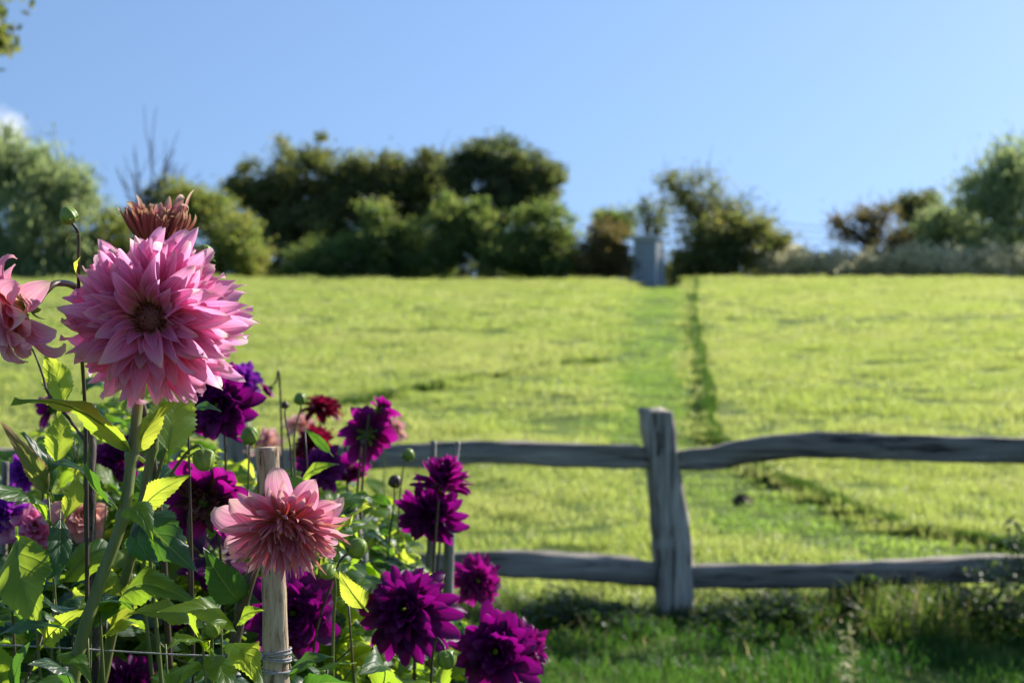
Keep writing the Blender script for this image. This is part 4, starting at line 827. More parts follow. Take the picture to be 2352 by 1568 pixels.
def dahlia(px, py, rp, R, axis, kind, label, foot_dx=0.0, foot_dy=0.05, group=None, leaves=4, seed=0, d=None, name='dahlia', clear=1.0, keys='ggyd', **kw):
    d = d or FPX * R / rp; c = at(px, py, d); BLOOMS.append((px, py, d, rp * clear))
    foot = (c.x + foot_dx, d + foot_dy); root = thing(name, (foot[0], foot[1], ground_at(*foot)), label, 'flower', group)
    vr = random.Random(seed * 3 + 1)
    mats = {'purple': PURPLE if vr.random() < 0.55 else PURPLE2, 'violet': VIOLET, 'crimson': CRIMSON, 'pale': PALE, 'pink': PINK}
    ax = np.array(axis, float); ax /= np.linalg.norm(ax); near = d < 2.6; nv, nu = (10, 6) if near else (7, 4)
    A = Acc(); base = dict(n=86, tho=112, thi=8, lin=0.34, W=0.40, rb=0.12, hback=0.20, cup=0.95, tipo=12, tips=30, Ljit=0.12, curve=16, seed=seed, nv=nv, nu=nu, sharp=2.8, wexp=0.35, powr=0.9)
    base.update(kw); base['W'] *= vr.uniform(0.88, 1.22); base['cup'] *= vr.uniform(0.7, 1.4); base['tipo'] += vr.uniform(-22, 22); base['sharp'] *= vr.uniform(0.8, 1.25); base['n'] = int(base['n'] * vr.uniform(0.85, 1.12)); A.add(*head(c, ax, R, **base))
    b = A.build('bloom', mats[kind], root, root.location)
    C = Acc(); calyx(C, np.array(c) - ax * R * 0.22, ax, R * 0.36, seed); C.build('calyx', BUDS, b, (0, 0, 0)) if False else None
    cc = C.build('calyx', BUDS, b, root.location)
    std_stem(root, np.array(c) - ax * R * 0.14, ax, R, foot, STEM if kind in ('pink', 'pale') else STEMP)
    root['_c'] = 0; del root['_c']
    todo.append((root, tuple(c - Vector(ax) * 0.05), foot, leaves, seed, keys))
    return root
todo = []

# --- the big pink dahlia
D1 = 1.50
def big_pink():
    c = at(345, 731, D1); R = 0.098; ax = np.array([-0.02, -1, 0.06]); ax /= np.linalg.norm(ax)
    ft = at(150, 1700, D1); foot = (ft.x - 0.03, D1 + 0.02); root = thing('dahlia', (foot[0], foot[1], ground_at(*foot)), 'big pink dahlia in sharp focus facing the camera with a brown centre', 'flower', 'pink dahlias')
    BLOOMS.append((350, 728, D1, 225))
    A = Acc()
    A.add(*head(c, ax, R * 1.03, n=108, tho=118, thi=76, lin=0.86, W=0.29, rb=0.16, hback=0.36, cup=1.25, tipo=14, tips=48, curve=24, seed=43, nv=18, nu=8, Ljit=0.06, twj=0.85, sharp=1.65, basew=0.35, ruffle=0.10))
    A.add(*head(c, ax, R * 0.92, n=66, tho=84, thi=52, lin=0.72, W=0.30, rb=0.19, hback=0.12, cup=1.3, tipo=22, tips=34, curve=20, seed=4, nv=18, nu=8, Ljit=0.11, twj=0.6, sharp=1.75, basew=0.32, ruffle=0.04))
    A.add(*head(c, ax, R * 0.66, n=30, tho=55, thi=38, lin=0.7, W=0.30, rb=0.27, hback=0.02, cup=1.3, tipo=20, tips=26, curve=18, seed=5, nv=15, nu=8, Ljit=0.14, twj=0.5, sharp=1.8, basew=0.3))
    b = A.build('bloom', PINK, root, root.location)
    C = Acc(); nf = 130; fi = np.arange(nf); pol = R_(88) * np.sqrt((fi + 0.5) / nf); az = fi * 2.39996; _, e1, e2 = frame(ax); rad = np.cos(az)[:, None] * e1 + np.sin(az)[:, None] * e2; r = np.random.default_rng(6)
    bs = np.array(c)[None] + 0.0208 * (np.cos(pol) * 0.55)[:, None] * ax[None] + 0.0208 * np.sin(pol)[:, None] * rad
    C.add(*petals(bs, ax, rad, pol * 0.9 + 0.15, pol * 0.6 - 0.3, R_(-50 + 25 * r.normal(size=nf)), 0.0075 + 0.006 * pol + 0.001 * r.normal(size=nf), 0.0042 + 0.0030 * pol, 1.6, 0.5 * r.normal(size=nf), 9, 5, 6, 2.0, 0.5))
    V, F, U = ball(np.array(c), ax, 0.0208, 0.0105, 24, 10, 0.05, 12); C.add(V, F, U)
    # the spiral starts at the rim; pull florets inward over the dome
    C.build('centre', CENTRE, b, root.location)
    K = Acc(); calyx(K, np.array(c) - ax * R * 0.34, ax, R * 0.3, 5); K.build('calyx', BUDS, b, root.location)
    n1, n2 = at(303, 1045, D1 + 0.035), at(283, 1185, D1 + 0.02)
    stem_obj(root, [np.array(c) - ax * R * 0.34, at(332, 830, D1 + 0.06), at(320, 905, D1 + 0.055), n1, n2, at(232, 1330, D1 + 0.01), at(182, 1490, D1), at(150, 1700, D1), (foot[0], foot[1], ground_at(*foot) - 0.03)], 0.0052, 0.0082, STEM, nodes=[n1, n2])
    U_ = (0, -1, 0.3)
    hero_leaf(root, 300, 1035, D1 + 0.03, 45, 888, D1 - 0.04, (0.25, 0.55, 0.8), 140, 'g', 0.10, 0.25, 0.03, 0.12, 1, 'large leaf under the bloom, dark with a sunlit point')
    hero_leaf(root, 300, 1040, D1 + 0.04, 408, 905, D1 + 0.07, (-0.3, -0.9, 0.2), 78, 'y', 0.06, 0.2, 0.03, 0.05, 2)
    hero_leaf(root, 385, 1035, D1 + 0.06, 405, 862, D1 + 0.09, (0.5, -0.85, 0.1), 118, 'y', 0.06, 0.25, 0.04, 0.05, 3)
    hero_leaf(root, 288, 1178, D1 + 0.0, 352, 1215, D1 - 0.04, (-0.4, 0.2, 0.9), 66, 'g', 0.28, 0.6, 0.03, 0.3, 4)
    hero_leaf(root, 262, 1160, D1 + 0.03, 185, 1020, D1 - 0.02, (-0.6, -0.75, 0.35), 92, 'd', 0.10, 0.35, 0.04, 0.15, 5, 'dark blue green leaf with a pale sky sheen')
    hero_leaf(root, 318, 1180, D1 + 0.05, 425, 1088, D1 + 0.02, (0.2, -0.8, 0.6), 62, 'y', 0.1, 0.3, 0.03, 0.1, 6)
    return root
big_pink()

def second_pink():
    # faded head behind and above the big one, with the second green stem
    d = 1.62; c = at(358, 551, d); ft = at(215, 1700, d); foot = (ft.x, d + 0.02)
    root = thing('dahlia', (foot[0], foot[1], ground_at(*foot)), 'faded brownish pink dahlia head rising behind the top of the big pink one', 'flower', 'pink dahlias')
    BLOOMS.append((360, 500, d, 70))
    ax = np.array([0.10, -0.10, 1.0]); ax /= np.linalg.norm(ax); A = Acc()
    R = 0.054
    A.add(*head(c, ax, R, n=110, tho=26, thi=2, lin=0.9, W=0.17, rb=0.34, hback=0.05, cup=1.3, tipo=20, tips=55, curve=-24, seed=12, nv=12, nu=5, Ljit=0.06, twj=0.5, sharp=2.3, basew=0.5))
    b = A.build('bloom', DUSTY, root, root.location)
    O = Acc(); O.add(*head(Vector(c) + Vector((0.006, 0, 0.012)), ax, R * 1.0, n=8, tho=30, thi=8, lin=0.95, W=0.24, rb=0.40, hback=0.0, cup=1.0, tipo=100, tips=50, curve=-22, seed=14, nv=14, nu=6, twj=0.8, sharp=2.2)); O.build('outer_petals', DUSTYP, b, root.location)
    K = Acc(); calyx(K, np.array(c) - ax * R * 0.15, ax, R * 0.5, 8); K.build('calyx', BUDS, b, root.location)
    n1 = at(350, 1030, d - .02); n2 = at(314, 1222, d - .03)
    stem_obj(root, [c, at(372, 700, d + 0.02), at(385, 880, d), n1, n2, at(282, 1350, d - .02), at(248, 1500, d), at(215, 1700, d), (foot[0], foot[1], ground_at(*foot) - 0.03)], 0.0044, 0.0072, STEM, nodes=[n1, n2])
    hero_leaf(root, 322, 1185, d - .03, 425, 1290, d - 0.09, (-0.5, -0.55, 0.65), 118, 'd', 0.16, 0.3, 0.05, 0.25, 15, 'broad dark leaf with white sheen hanging right of the stem')
    hero_leaf(root, 318, 1200, d - .03, 342, 1292, d - 0.10, (-0.7, -0.6, 0.35), 70, 'd', 0.1, 0.3, 0.05, 0.15, 16)
    hero_leaf(root, 268, 1400, d - .03, 432, 1352, d - 0.10, (0.1, -0.55, 0.85), 92, 'g', 0.20, 0.3, 0.04, 0.2, 17)
    hero_leaf(root, 258, 1440, d - .03, 300, 1300, d - 0.02, (0.6, -0.8, 0.1), 72, 'y', 0.08, 0.3, 0.04, 0.1, 18)
second_pink()

def left_pink():
    d = 1.46; c = at(38, 712, d); foot = (at(380, 0, d).x, d + 0.25)
    root = thing('dahlia', (foot[0], foot[1], ground_at(*foot)), 'pale pink dahlia cut by the left edge on an arching dark stem', 'flower', 'pink dahlias')
    BLOOMS.append((20, 710, d, 100))
    ax = np.array([-0.80, -0.42, -0.35]); ax /= np.linalg.norm(ax); A = Acc(); R = 0.062
    A.add(*head(c, ax, R * 1.05, n=30, tho=108, thi=60, lin=0.85, W=0.55, rb=0.16, hback=0.15, cup=0.9, tipo=60, tips=30, curve=38, seed=23, nv=14, nu=7, twj=0.5, basew=0.4))
    A.add(*head(c, ax, R * 0.8, n=30, tho=60, thi=5, lin=0.7, W=0.46, rb=0.14, hback=0.0, cup=1.0, tipo=-10, tips=25, curve=10, seed=24, nv=12, nu=7))
    b = A.build('bloom', PINKHANG, root, root.location)
    K = Acc(); calyx(K, np.array(c) - ax * R * 0.20, ax, R * 0.34, 9); K.build('calyx', BUDS, b, root.location)
    stem_obj(root, [np.array(c) - ax * R * 0.2, at(86, 694, d + 0.02), at(106, 668, d + 0.03), at(135, 650, d + 0.05), at(185, 668, d + 0.12), at(260, 760, d + 0.20), at(330, 940, d + 0.22), at(370, 1200, d + 0.23), (foot[0], foot[1], ground_at(*foot) - 0.03)], 0.0034, 0.0040, STEMP)
left_pink()

def hanging_pink():
    d = 1.42; c = at(652, 1200, d + 0.016); ft = at(500, 1700, d + .08); foot = (ft.x, d + 0.1)
    root = thing('dahlia', (foot[0], foot[1], ground_at(*foot)), 'salmon pink dahlia drooping in front of the pale wooden stake', 'flower', 'pink dahlias')
    BLOOMS.append((650, 1215, d, 150))
    ax = np.array([0.22, -0.78, -0.60]); ax /= np.linalg.norm(ax); A = Acc(); R = 0.064
    # broad back petals, opened wide and curled
    A.add(*head(Vector(c) - Vector(ax) * 0.004, ax, R * 1.06, n=13, tho=112, thi=84, lin=0.95, W=0.50, rb=0.12, hback=0.05, cup=0.9, tipo=30, tips=95, curve=34, seed=31, nv=17, nu=9, Ljit=0.08, twj=0.7, basew=0.25, sharp=3.2, ruffle=0.05))
    A.add(*head(c, ax, R * 1.0, n=34, tho=84, thi=56, lin=0.92, W=0.22, rb=0.16, hback=0.02, cup=1.0, tipo=12, tips=28, curve=-8, seed=32, nv=12, nu=6, twj=0.5, sharp=2.0))
    b = A.build('bloom', PINKHANG, root, root.location)
    B = Acc(); B.add(*head(Vector(c) + Vector(ax) * 0.006, ax, R * 0.92, n=135, tho=62, thi=-6, lin=0.50, W=0.115, rb=0.26, hback=0.0, cup=1.5, tipo=6, tips=22, curve=-14, seed=33, nv=10, nu=5, twj=0.5, sharp=1.9, basew=0.5, thjit=7))
    B.build('inner_petals', CENTREP, b, root.location)
    K = Acc(); calyx(K, np.array(c) - ax * R * 0.18, ax, R * 0.26, 10); K.build('calyx', BUDS, b, root.location)
    n1 = at(556, 1398, d + .08)
    stem_obj(root, [np.array(c) - ax * R * 0.15, np.array(c) - ax * R * 0.6 + np.array([-0.006, 0, 0.004]), at(598, 1262, d + 0.07), at(574, 1335, d + .07), n1, at(545, 1450, d + .08), at(520, 1568, d + .08), at(500, 1700, d + .08), (foot[0], foot[1], ground_at(*foot) - 0.03)], 0.0045, 0.0078, STEMP, nodes=[n1])
    hero_leaf(root, 556, 1385, d + .08, 470, 1272, d + 0.02, (-0.2, -0.85, 0.5), 84, 'd', 0.08, 0.35, 0.03, 0.1, 41, 'dark serrated leaf with a sunlit lower edge')
    hero_leaf(root, 545, 1440, d + .08, 600, 1395, d + 0.05, (0.1, -0.6, 0.8), 44, 'g', 0.12, 0.3, 0.03, 0.1, 42)
    hero_leaf(root, 530, 1475, d + .08, 598, 1560, d + 0.0, (0.4, -0.8, 0.5), 74, 'y', 0.1, 0.3, 0.04, 0.1, 43)
    hero_leaf(root, 545, 1455, d + .08, 380, 1385, d + 0.02, (0.1, -0.6, 0.8), 60, 'y', 0.16, 0.35, 0.03, 0.15, 44)
CENTREP = petal_mat('petal_inner_dull_pink',
    [(0.0, (0.50, 0.22, 0.10)), (0.5, (0.70, 0.12, 0.29)), (0.9, (0.76, 0.26, 0.40)), (1.0, (0.80, 0.55, 0.42))],
    [(0.0, (0.6, 0.3, 0.1)), (1, (0.8, 0.3, 0.25))], streak=(0.62, 0.32, 0.22), streak_f=0.4, tfac=0.3)
hanging_pink()

# --- purple and other dahlias
GP = 'purple dahlias'
dahlia(498, 930, 106, 0.067, (0.05, -1, -0.05), 'purple', 'large dark purple dahlia tucked behind the lower right of the big pink one', foot_dx=0.03, seed=101, group=GP, leaves=6, W=0.46, thi=15)
dahlia(556, 872, 58, 0.052, (0.1, -0.75, 0.55), 'violet', 'lighter violet dahlia lit from behind above the large dark purple one', foot_dx=0.06, seed=102, group=GP, leaves=4, n=60, W=0.48)
dahlia(618, 893, 30, 0.026, (-0.65, -0.3, -0.6), 'purple', 'small half-closed dark purple dahlia nodding above the crimson ones', foot_dx=0.05, seed=103, group=GP, leaves=2, n=34, tho=75, W=0.55, tipo=40)
dahlia(478, 1140, 102, 0.062, (0.15, 0.85, 0.28), 'purple', 'purple dahlia seen from behind with a faded brown green back', foot_dx=0.0, seed=104, group=GP, leaves=5, d=1.86, n=70, tho=120, W=0.48)
dahlia(486, 1292, 74, 0.056, (-0.25, 0.35, -0.9), 'purple', 'purple dahlia hanging face down with yellow green bracts', foot_dx=0.04, seed=105, group=GP, leaves=5, d=1.95, n=60, W=0.5, tho=100)
dahlia(672, 1408, 112, 0.064, (0.25, -0.9, 0.1), 'purple', 'wide purple dahlia directly behind the pale wooden stake', foot_dx=0.03, seed=106, group=GP, leaves=7, d=1.80, n=78, W=0.50, thi=20)
dahlia(846, 995, 66, 0.056, (0.12, 0.8, 0.30), 'purple', 'purple dahlia seen from behind on a dark branching stem', foot_dx=-0.1, seed=107, group=GP, leaves=4, d=2.55, n=24, tho=112, thi=50, W=0.55, lin=0.8)
dahlia(876, 938, 34, 0.036, (0.55, 0.55, 0.55), 'purple', 'small purple dahlia topping the branching stem, back turned', foot_dx=-0.12, seed=108, group=GP, leaves=2, d=2.55, n=26, tho=85, thi=20, W=0.5)
dahlia(740, 930, 62, 0.062, (0.15, -0.1, 1.0), 'crimson', 'crimson dahlia seen side-on, highest of the dark red ones', foot_dx=-0.02, seed=109, group='crimson dahlias', leaves=3, n=90, W=0.34, tho=122, thi=20)
dahlia(714, 1018, 66, 0.064, (-0.35, -0.5, 0.55), 'crimson', 'crimson dahlia below the other, behind a thin pointed leaf', foot_dx=0.05, seed=110, group='crimson dahlias', leaves=5, n=95, W=0.38)
dahlia(906, 985, 42, 0.058, (0.5, -0.75, 0.3), 'pale', 'small salmon dahlia out of focus beside the purple branching ones', foot_dx=-0.06, seed=111, group='pale blurred dahlias', leaves=3, n=60, W=0.34)
dahlia(688, 972, 44, 0.060, (0, -0.5, 0.8), 'pale', 'pale pink blurred dahlia just behind the lower crimson one', foot_dx=0.0, seed=112, group='pale blurred dahlias', leaves=3, n=60, W=0.36)
dahlia(612, 1012, 50, 0.062, (0.1, -0.7, 0.7), 'pale', 'pale pink blurred dahlia above the top of the wooden stake', foot_dx=0.0, seed=113, group='pale blurred dahlias', leaves=3, n=60, W=0.36)
dahlia(986, 1182, 92, 0.068, (-0.25, -0.85, -0.25), 'purple', 'purple dahlia right of the hanging pink one, broad lower head of two', foot_dx=-0.06, seed=114, group=GP, leaves=4, n=105, W=0.32)
dahlia(1020, 1095, 58, 0.054, (0.22, -0.42, 0.88), 'purple', 'purple dahlia rising as a narrow cone over the broad head', foot_dx=-0.08, seed=115, group=GP, leaves=2, n=90, W=0.32, tho=80, thi=-5, lin=0.75, d=2.32, hback=0.5)
dahlia(932, 1400, 128, 0.076, (-0.12, -0.85, 0.42), 'purple', 'biggest magenta purple dahlia low right of the pale stake', foot_dx=-0.03, seed=116, group=GP, leaves=6, n=120, W=0.34, lin=0.42, tho=118)
dahlia(1096, 1332, 72, 0.060, (0.12, -0.95, 0.1), 'purple', 'purple dahlia with small round head against the lower rail', foot_dx=-0.12, seed=117, group=GP, leaves=3, n=100, W=0.32)
dahlia(1138, 1495, 108, 0.068, (-0.15, -0.95, 0.15), 'purple', 'purple dahlia at the bottom, front one of the lowest pair', foot_dx=-0.10, seed=118, group=GP, leaves=3, n=88, W=0.38)
dahlia(1212, 1484, 58, 0.056, (0.6, -0.6, 0.35), 'purple', 'rightmost purple dahlia half hidden behind the bottom one', foot_dx=-0.14, seed=119, group=GP, leaves=2, n=80, W=0.32, d=2.3)
dahlia(55, 1082, 40, 0.045, (-0.3, -0.8, 0.3), 'violet', 'blurred dark violet dahlia among leaves near the left edge', foot_dx=0.0, seed=120, group=GP, leaves=4, n=50, W=0.42, d=2.3)
dahlia(12, 1180, 40, 0.045, (-0.2, -0.9, 0.1), 'violet', 'violet dahlia cut by the left edge below the blurred one', foot_dx=0.0, seed=121, group=GP, leaves=3, n=50, W=0.42, d=2.1)
dahlia(268, 1050, 30, 0.045, (0.2, -0.8, 0.3), 'purple', 'small magenta purple dahlia peeping past the dark stick', foot_dx=0.0, seed=122, group=GP, leaves=3, n=50, W=0.42, d=2.2)
dahlia(78, 1212, 50, 0.055, (0.3, -0.7, 0.4), 'pink', 'deep pink dahlia half hidden in the leaves at lower left', foot_dx=0.0, seed=123, group='pink dahlias', leaves=3, n=60, W=0.42, d=2.1)
dahlia(188, 1185, 42, 0.05, (0.6, -0.6, 0.2), 'pale', 'salmon dahlia glowing right behind the dark stick', foot_dx=0.03, seed=124, group='pale blurred dahlias', leaves=3, n=50, W=0.45, d=2.1)
dahlia(404, 1440, 28, 0.028, (0.1, -0.3, 0.9), 'purple', 'small magenta dahlia just opening low among the leaves', foot_dx=0.0, seed=125, group=GP, leaves=2, n=40, tho=50, W=0.5, d=1.9)
dahlia(300, 1568, 46, 0.05, (0.5, -0.5, 0.5), 'purple', 'magenta dahlia at the bottom edge right of the dark stick', foot_dx=0.0, seed=126, group=GP, leaves=2, n=50, W=0.42, d=1.8)
dahlia(740, 1075, 48, 0.05, (0.3, -0.8, 0.2), 'purple', 'dim purple dahlia between the pale stake and the crimson one', foot_dx=0.0, seed=127, group=GP, leaves=3, n=60, W=0.42, d=2.5)
dahlia(806, 1082, 44, 0.05, (0.2, -0.3, -0.8), 'purple', 'purple dahlia hanging below the branching ones', foot_dx=0.04, seed=128, group=GP, leaves=3, n=44, W=0.5, d=2.7)
dahlia(118, 935, 26, 0.04, (-0.4, 0.3, 0.2), 'purple', 'small dark purple dahlia behind the big leaf at left', foot_dx=0.04, seed=129, group=GP, leaves=2, n=36, W=0.45, d=2.5)

# wilted brown back of the purple head seen from behind
for o in list(bpy.data.objects):
    if o.get('label', '').startswith('purple dahlia seen from behind with a faded'):
        cc = at(478, 1140, 1.86); A = Acc(); ax = -np.array([0.15, 0.85, 0.28]) / np.linalg.norm([0.15, 0.85, 0.28])
        A.add(*head(Vector(cc) + Vector(ax) * 0.010, ax, 0.046, n=60, tho=100, thi=40, lin=0.6, W=0.3, rb=0.2, cup=1.3, tipo=20, tips=40, curve=14, seed=77, nv=8, nu=5, twj=1.2, thjit=14))
        A.build('wilted_petals', WILTED, o, o.location)

# ------------------------------------------------------------------ buds
def bud(px, py, rp, d, axis, label, stem_px, foot_dx=0.0, col=BUDG, sep=True, seed=0, mat=STEM, group='dahlia buds', tip=None, leaves=0):
    c = at(px, py, d); s = rp / FPX * d; ft = (c.x + foot_dx, d + 0.06); root = thing('dahlia_bud', (ft[0], ft[1], ground_at(*ft)), label, 'flower bud', group)
    BLOOMS.append((px, py, d, rp * 1.2)); ax = np.array(axis, float); ax /= np.linalg.norm(ax)
    prof = lambda q: (math.sin(math.pi * q ** 0.9) ** 0.8 if 0 < q < 1 else 0, -math.cos(math.pi * q) * (0.92 + 0.2 * q))
    s *= 0.92; V, F, U = ball(c, ax, s, s, 48, 16, 0.06, 8, seed, prof); A = Acc(); A.add(V, F, U); b = A.build('bud', col, root, root.location)
    if sep:
        S = Acc(); r = np.random.default_rng(seed); a = np.arange(6) / 6 * 6.283 + r.random(); _, e1, e2 = frame(ax); rad = np.cos(a)[:, None] * e1 + np.sin(a)[:, None] * e2
        S.add(*petals(np.array(c) - ax * s * 0.92, ax, rad, R_(85) + 0 * a, R_(30) + 0 * a, R_(70 + r.normal(size=6) * 50), s * (1.5 + 0.6 * r.random(6)), s * 0.62, 0.5, r.normal(size=6) * 0.4, 8, 5, seed)); S.build('sepals', BUDS, b, root.location)
    if tip: 
        S = Acc(); S.add(*head(Vector(c) + Vector(ax) * s * 0.4, ax, s * 0.9, n=12, tho=35, thi=5, lin=0.8, W=0.5, rb=0.5, cup=1.2, seed=seed)); S.build('petals', tip, b, root.location)
    pts = [np.array(c) - ax * s * 0.9] + [at(*q) for q in stem_px] + [(ft[0], ft[1], ground_at(*ft) - 0.03)]
    if d >= 1.7: todo.append((root, tuple(c + Vector((0, 0, -0.09))), ft, -8, seed + 60, 'ggyd'))
    stem_obj(root, pts, 0.0014, 0.003, mat); return root
b = bud(158, 496, 22, 1.48, (-0.35, -0.2, 0.9), 'round green bud on an upright stem left of the big pink bloom', [(180, 540, 1.49), (180, 620, 1.5), (184, 760, 1.56), (196, 960, 1.6), (200, 1300, 1.6)], seed=1, mat=STEMP)
hero_leaf(b, 181, 538, 1.49, 150, 552, 1.46, (0, -0.6, 0.8), 15, 'g', 0.1, 0.3, 0.02, 0.1, 51)
hero_leaf(b, 182, 640, 1.50, 178, 590, 1.47, (-.5, -0.8, 0.2), 22, 'y', 0.1, 0.3, 0.02, 0.1, 52)
bud(470, 584, 22, 1.55, (0.2, -0.2, 1), 'green bud touching the upper right petals of the big pink bloom', [(470, 640, 1.56), (440, 760, 1.58), (400, 960, 1.6), (345, 1200, 1.6)], seed=2)
bud(468, 1054, 27, 1.60, (0.1, -0.25, -0.7), 'fat green bud in front of the purple dahlia seen from behind', [(452, 1022, 1.62), (420, 1050, 1.64), (380, 1120, 1.66), (330, 1300, 1.68)], seed=3, sep=True)
bud(574, 1000, 22, 2.0, (0, -0.5, 0.8), 'olive bud on a thin stem below the large dark purple dahlia', [(572, 1040, 2.0), (570, 1200, 2.02)], seed=4)
bud(820, 1258, 25, 1.75, (0.6, -0.4, 0.6), 'green bud with a purple tip right of the hanging pink dahlia', [(785, 1282, 1.76), (760, 1340, 1.78), (720, 1500, 1.8)], seed=5, mat=STEMP, tip=PURPLE)
bud(752, 1312, 20, 1.7, (-0.1, -0.7, -0.3), 'small green bud under the hanging pink dahlia', [(770, 1340, 1.72), (765, 1450, 1.74)], seed=6)
bud(938, 1044, 15, 2.5, (0.1, -0.4, 0.8), 'small blurred green bud beside the upper rail', [(925, 1085, 2.5), (915, 1200, 2.5)], seed=7)
bud(907, 1106, 16, 2.4, (0.2, -0.1, 1), 'dark dried seed head below the upper rail', [(905, 1150, 2.4), (890, 1300, 2.4)], seed=8, col=STEMP, mat=STEMP)
bud(487, 1445, 20, 1.50, (0.1, -0.5, 0.8), 'green bud wrapped in leaves above the twine', [(487, 1480, 1.51), (487, 1560, 1.52)], seed=9)
bud(1026, 1512, 24, 1.80, (0.2, -0.1, -1), 'drooping bud with torn sepals below the biggest purple dahlia', [(1018, 1480, 1.81), (1000, 1470, 1.82), (990, 1560, 1.83)], seed=10, mat=STEMP)
bud(690, 916, 15, 2.3, (0, -0.3, 0.9), 'tiny pale bud left of the highest crimson dahlia', [(690, 940, 2.3), (676, 1000, 2.3)], seed=11)
bud(655, 930, 9, 2.2, (0, -0.3, 0.9), 'tiny dark bud on a wiry stem between the small nodding dahlia and crimson ones', [(655, 960, 2.2), (668, 1040, 2.2), (672, 1200, 2.2)], seed=12, mat=STEMP, col=STEMP)

# ------------------------------------------------------------------ stakes and twine
def stake(name, pts, hw, label, mat, k=10, jit=0.04, squash=1.0, seed=0, cat='stake', group=None):
    P = catmull(pts, 9); n = len(P); t = np.linspace(0, 1, n); rad = np.interp(t, np.linspace(0, 1, len(hw)), hw)
    root = thing(name, tuple(P[-1]), label, cat, group); A = Acc()
    V, F, U = tube(P, rad, k, 0.0, seed, squash); rr = np.random.default_rng(seed); kn = np.repeat(1 + jit * np.sin(np.arange(n) * 0.7 + rr.random() * 6), k)
    ctr = np.repeat(P, k, 0); V[:n * k] = ctr + (V[:n * k] - ctr) * kn[:, None] * (1 + jit * 0.5 * rr.normal(size=(n * k, 1)))
    A.add(V, F, U); s = A.build('shaft', mat, root, root.location); return root
g = ground_at(-0.25, 1.6)
SD = 1.60
stake('garden_stake', [at(613, 1027, SD), at(618, 1120, SD), at(624, 1250, SD), at(629, 1340, SD), at(632, 1450, SD), at(634, 1568, SD), at(640, 1800, SD), Vector((at(650, 0, SD).x, SD, g - 0.1))], [27 / FPX * SD, 28 / FPX * SD, 29 / FPX * SD, 29 / FPX * SD, 30 / FPX * SD, 32 / FPX * SD, 33 / FPX * SD, 33 / FPX * SD], 'pale split wooden stake standing in focus behind the hanging pink dahlia', STAKEW, 12, 0.02, 0.8, 3, group='garden stakes')
s2 = stake('garden_stake', [at(206, 930, 1.64), at(207, 1000, 1.64), at(206, 1100, 1.64), at(207, 1250, 1.64), at(210, 1350, 1.64), at(217, 1440, 1.64), at(222, 1560, 1.64), at(224, 1800, 1.64), Vector((at(226, 0, 1.64).x, 1.64, g - 0.1))], [0.0072] * 9, 'dark straight stick behind the green stem of the big pink dahlia', STAKED, 10, 0.05, 1, 4, group='garden stakes')
A = Acc(); A.add(*tube(catmull([at(60, 775, 1.6), at(82, 818, 1.61), at(98, 862, 1.62), at(112, 905, 1.62), at(150, 950, 1.63), at(176, 985, 1.64), at(205, 1025, 1.64)], 5), np.linspace(0.0010, 0.0022, 31), 6, 0.15, 3)); A.build('twig', STAKED, s2, s2.location)
stake('garden_stake', [at(800, 1140, 2.3), at(812, 1200, 2.3), at(822, 1255, 2.3), at(835, 1400, 2.3), Vector((at(850, 0, 2.3).x, 2.3, 0))], [0.011] * 5, 'dark grey stake behind the bud right of the hanging pink dahlia', STAKEG, 10, 0.03, 1, 5, group='garden stakes')
stake('garden_stake', [at(996, 1012, 2.6), at(994, 1100, 2.6), at(990, 1250, 2.6), at(985, 1400, 2.6), Vector((at(975, 0, 2.6).x, 2.6, 0))], [0.0055, 0.006, 0.008, 0.009, 0.009], 'thin grey cane behind the purple cone, left one of the crossed pair', STAKEG, 8, 0.03, 1, 6, group='garden stakes')
stake('garden_stake', [at(1052, 1014, 2.55), at(1044, 1070, 2.55), at(1036, 1200, 2.55), at(1030, 1330, 2.55), Vector((at(1010, 0, 2.55).x, 2.55, 0))], [0.005, 0.006, 0.009, 0.010, 0.010], 'thin grey cane behind the purple cone, right one of the crossed pair', STAKEG, 8, 0.03, 1, 7, group='garden stakes')
stake('garden_stake', [at(12, 1060, 2.2), at(11, 1150, 2.2), at(8, 1300, 2.2), Vector((at(6, 0, 2.2).x, 2.2, 0))], [0.006] * 4, 'thin pale cane among the leaves at the left edge', STAKEG, 8, 0.03, 1, 8, group='garden stakes')

st_c = at(633, 1510, SD); A = Acc(); r = np.random.default_rng(3)
rs = 0.0162
A.add(*tube(catmull([at(-700, 1450, 1.66), at(-300, 1468, 1.62), at(0, 1480, 1.565), at(130, 1486, 1.565), at(400, 1502, 1.568), at(560, 1506, 1.574), at(594, 1507, 1.582)], 10), 0.00105, 6, 0.12, 1))
for z0, sl_ in ((1493, 5), (1499, 2), (1507, -3), (1512, -4), (1537, -3), (1540, 2)):
    a = np.linspace(0, 2 * math.pi, 33); zz = CAMZ - (z0 - CY) / FPX * SD
    P = np.stack([st_c.x + (rs + 0.0012) * np.cos(a), SD + (rs * 0.8 + 0.0014) * np.sin(a), zz + sl_ / FPX * SD * np.cos(a)], -1); A.add(*tube(P, 0.00105, 6, 0.10, z0))
V, F, U = ball(at(596, 1506, SD - 0.014), (1, 0, 0.2), 0.0030, 0.0045, 10, 6, 0.15, 3); A.add(V, F, U)
tw = A.build('twine', TWINE, None); tag(tw, 'grey twine tied round the pale stake and stretched left across the leaves', 'twine')

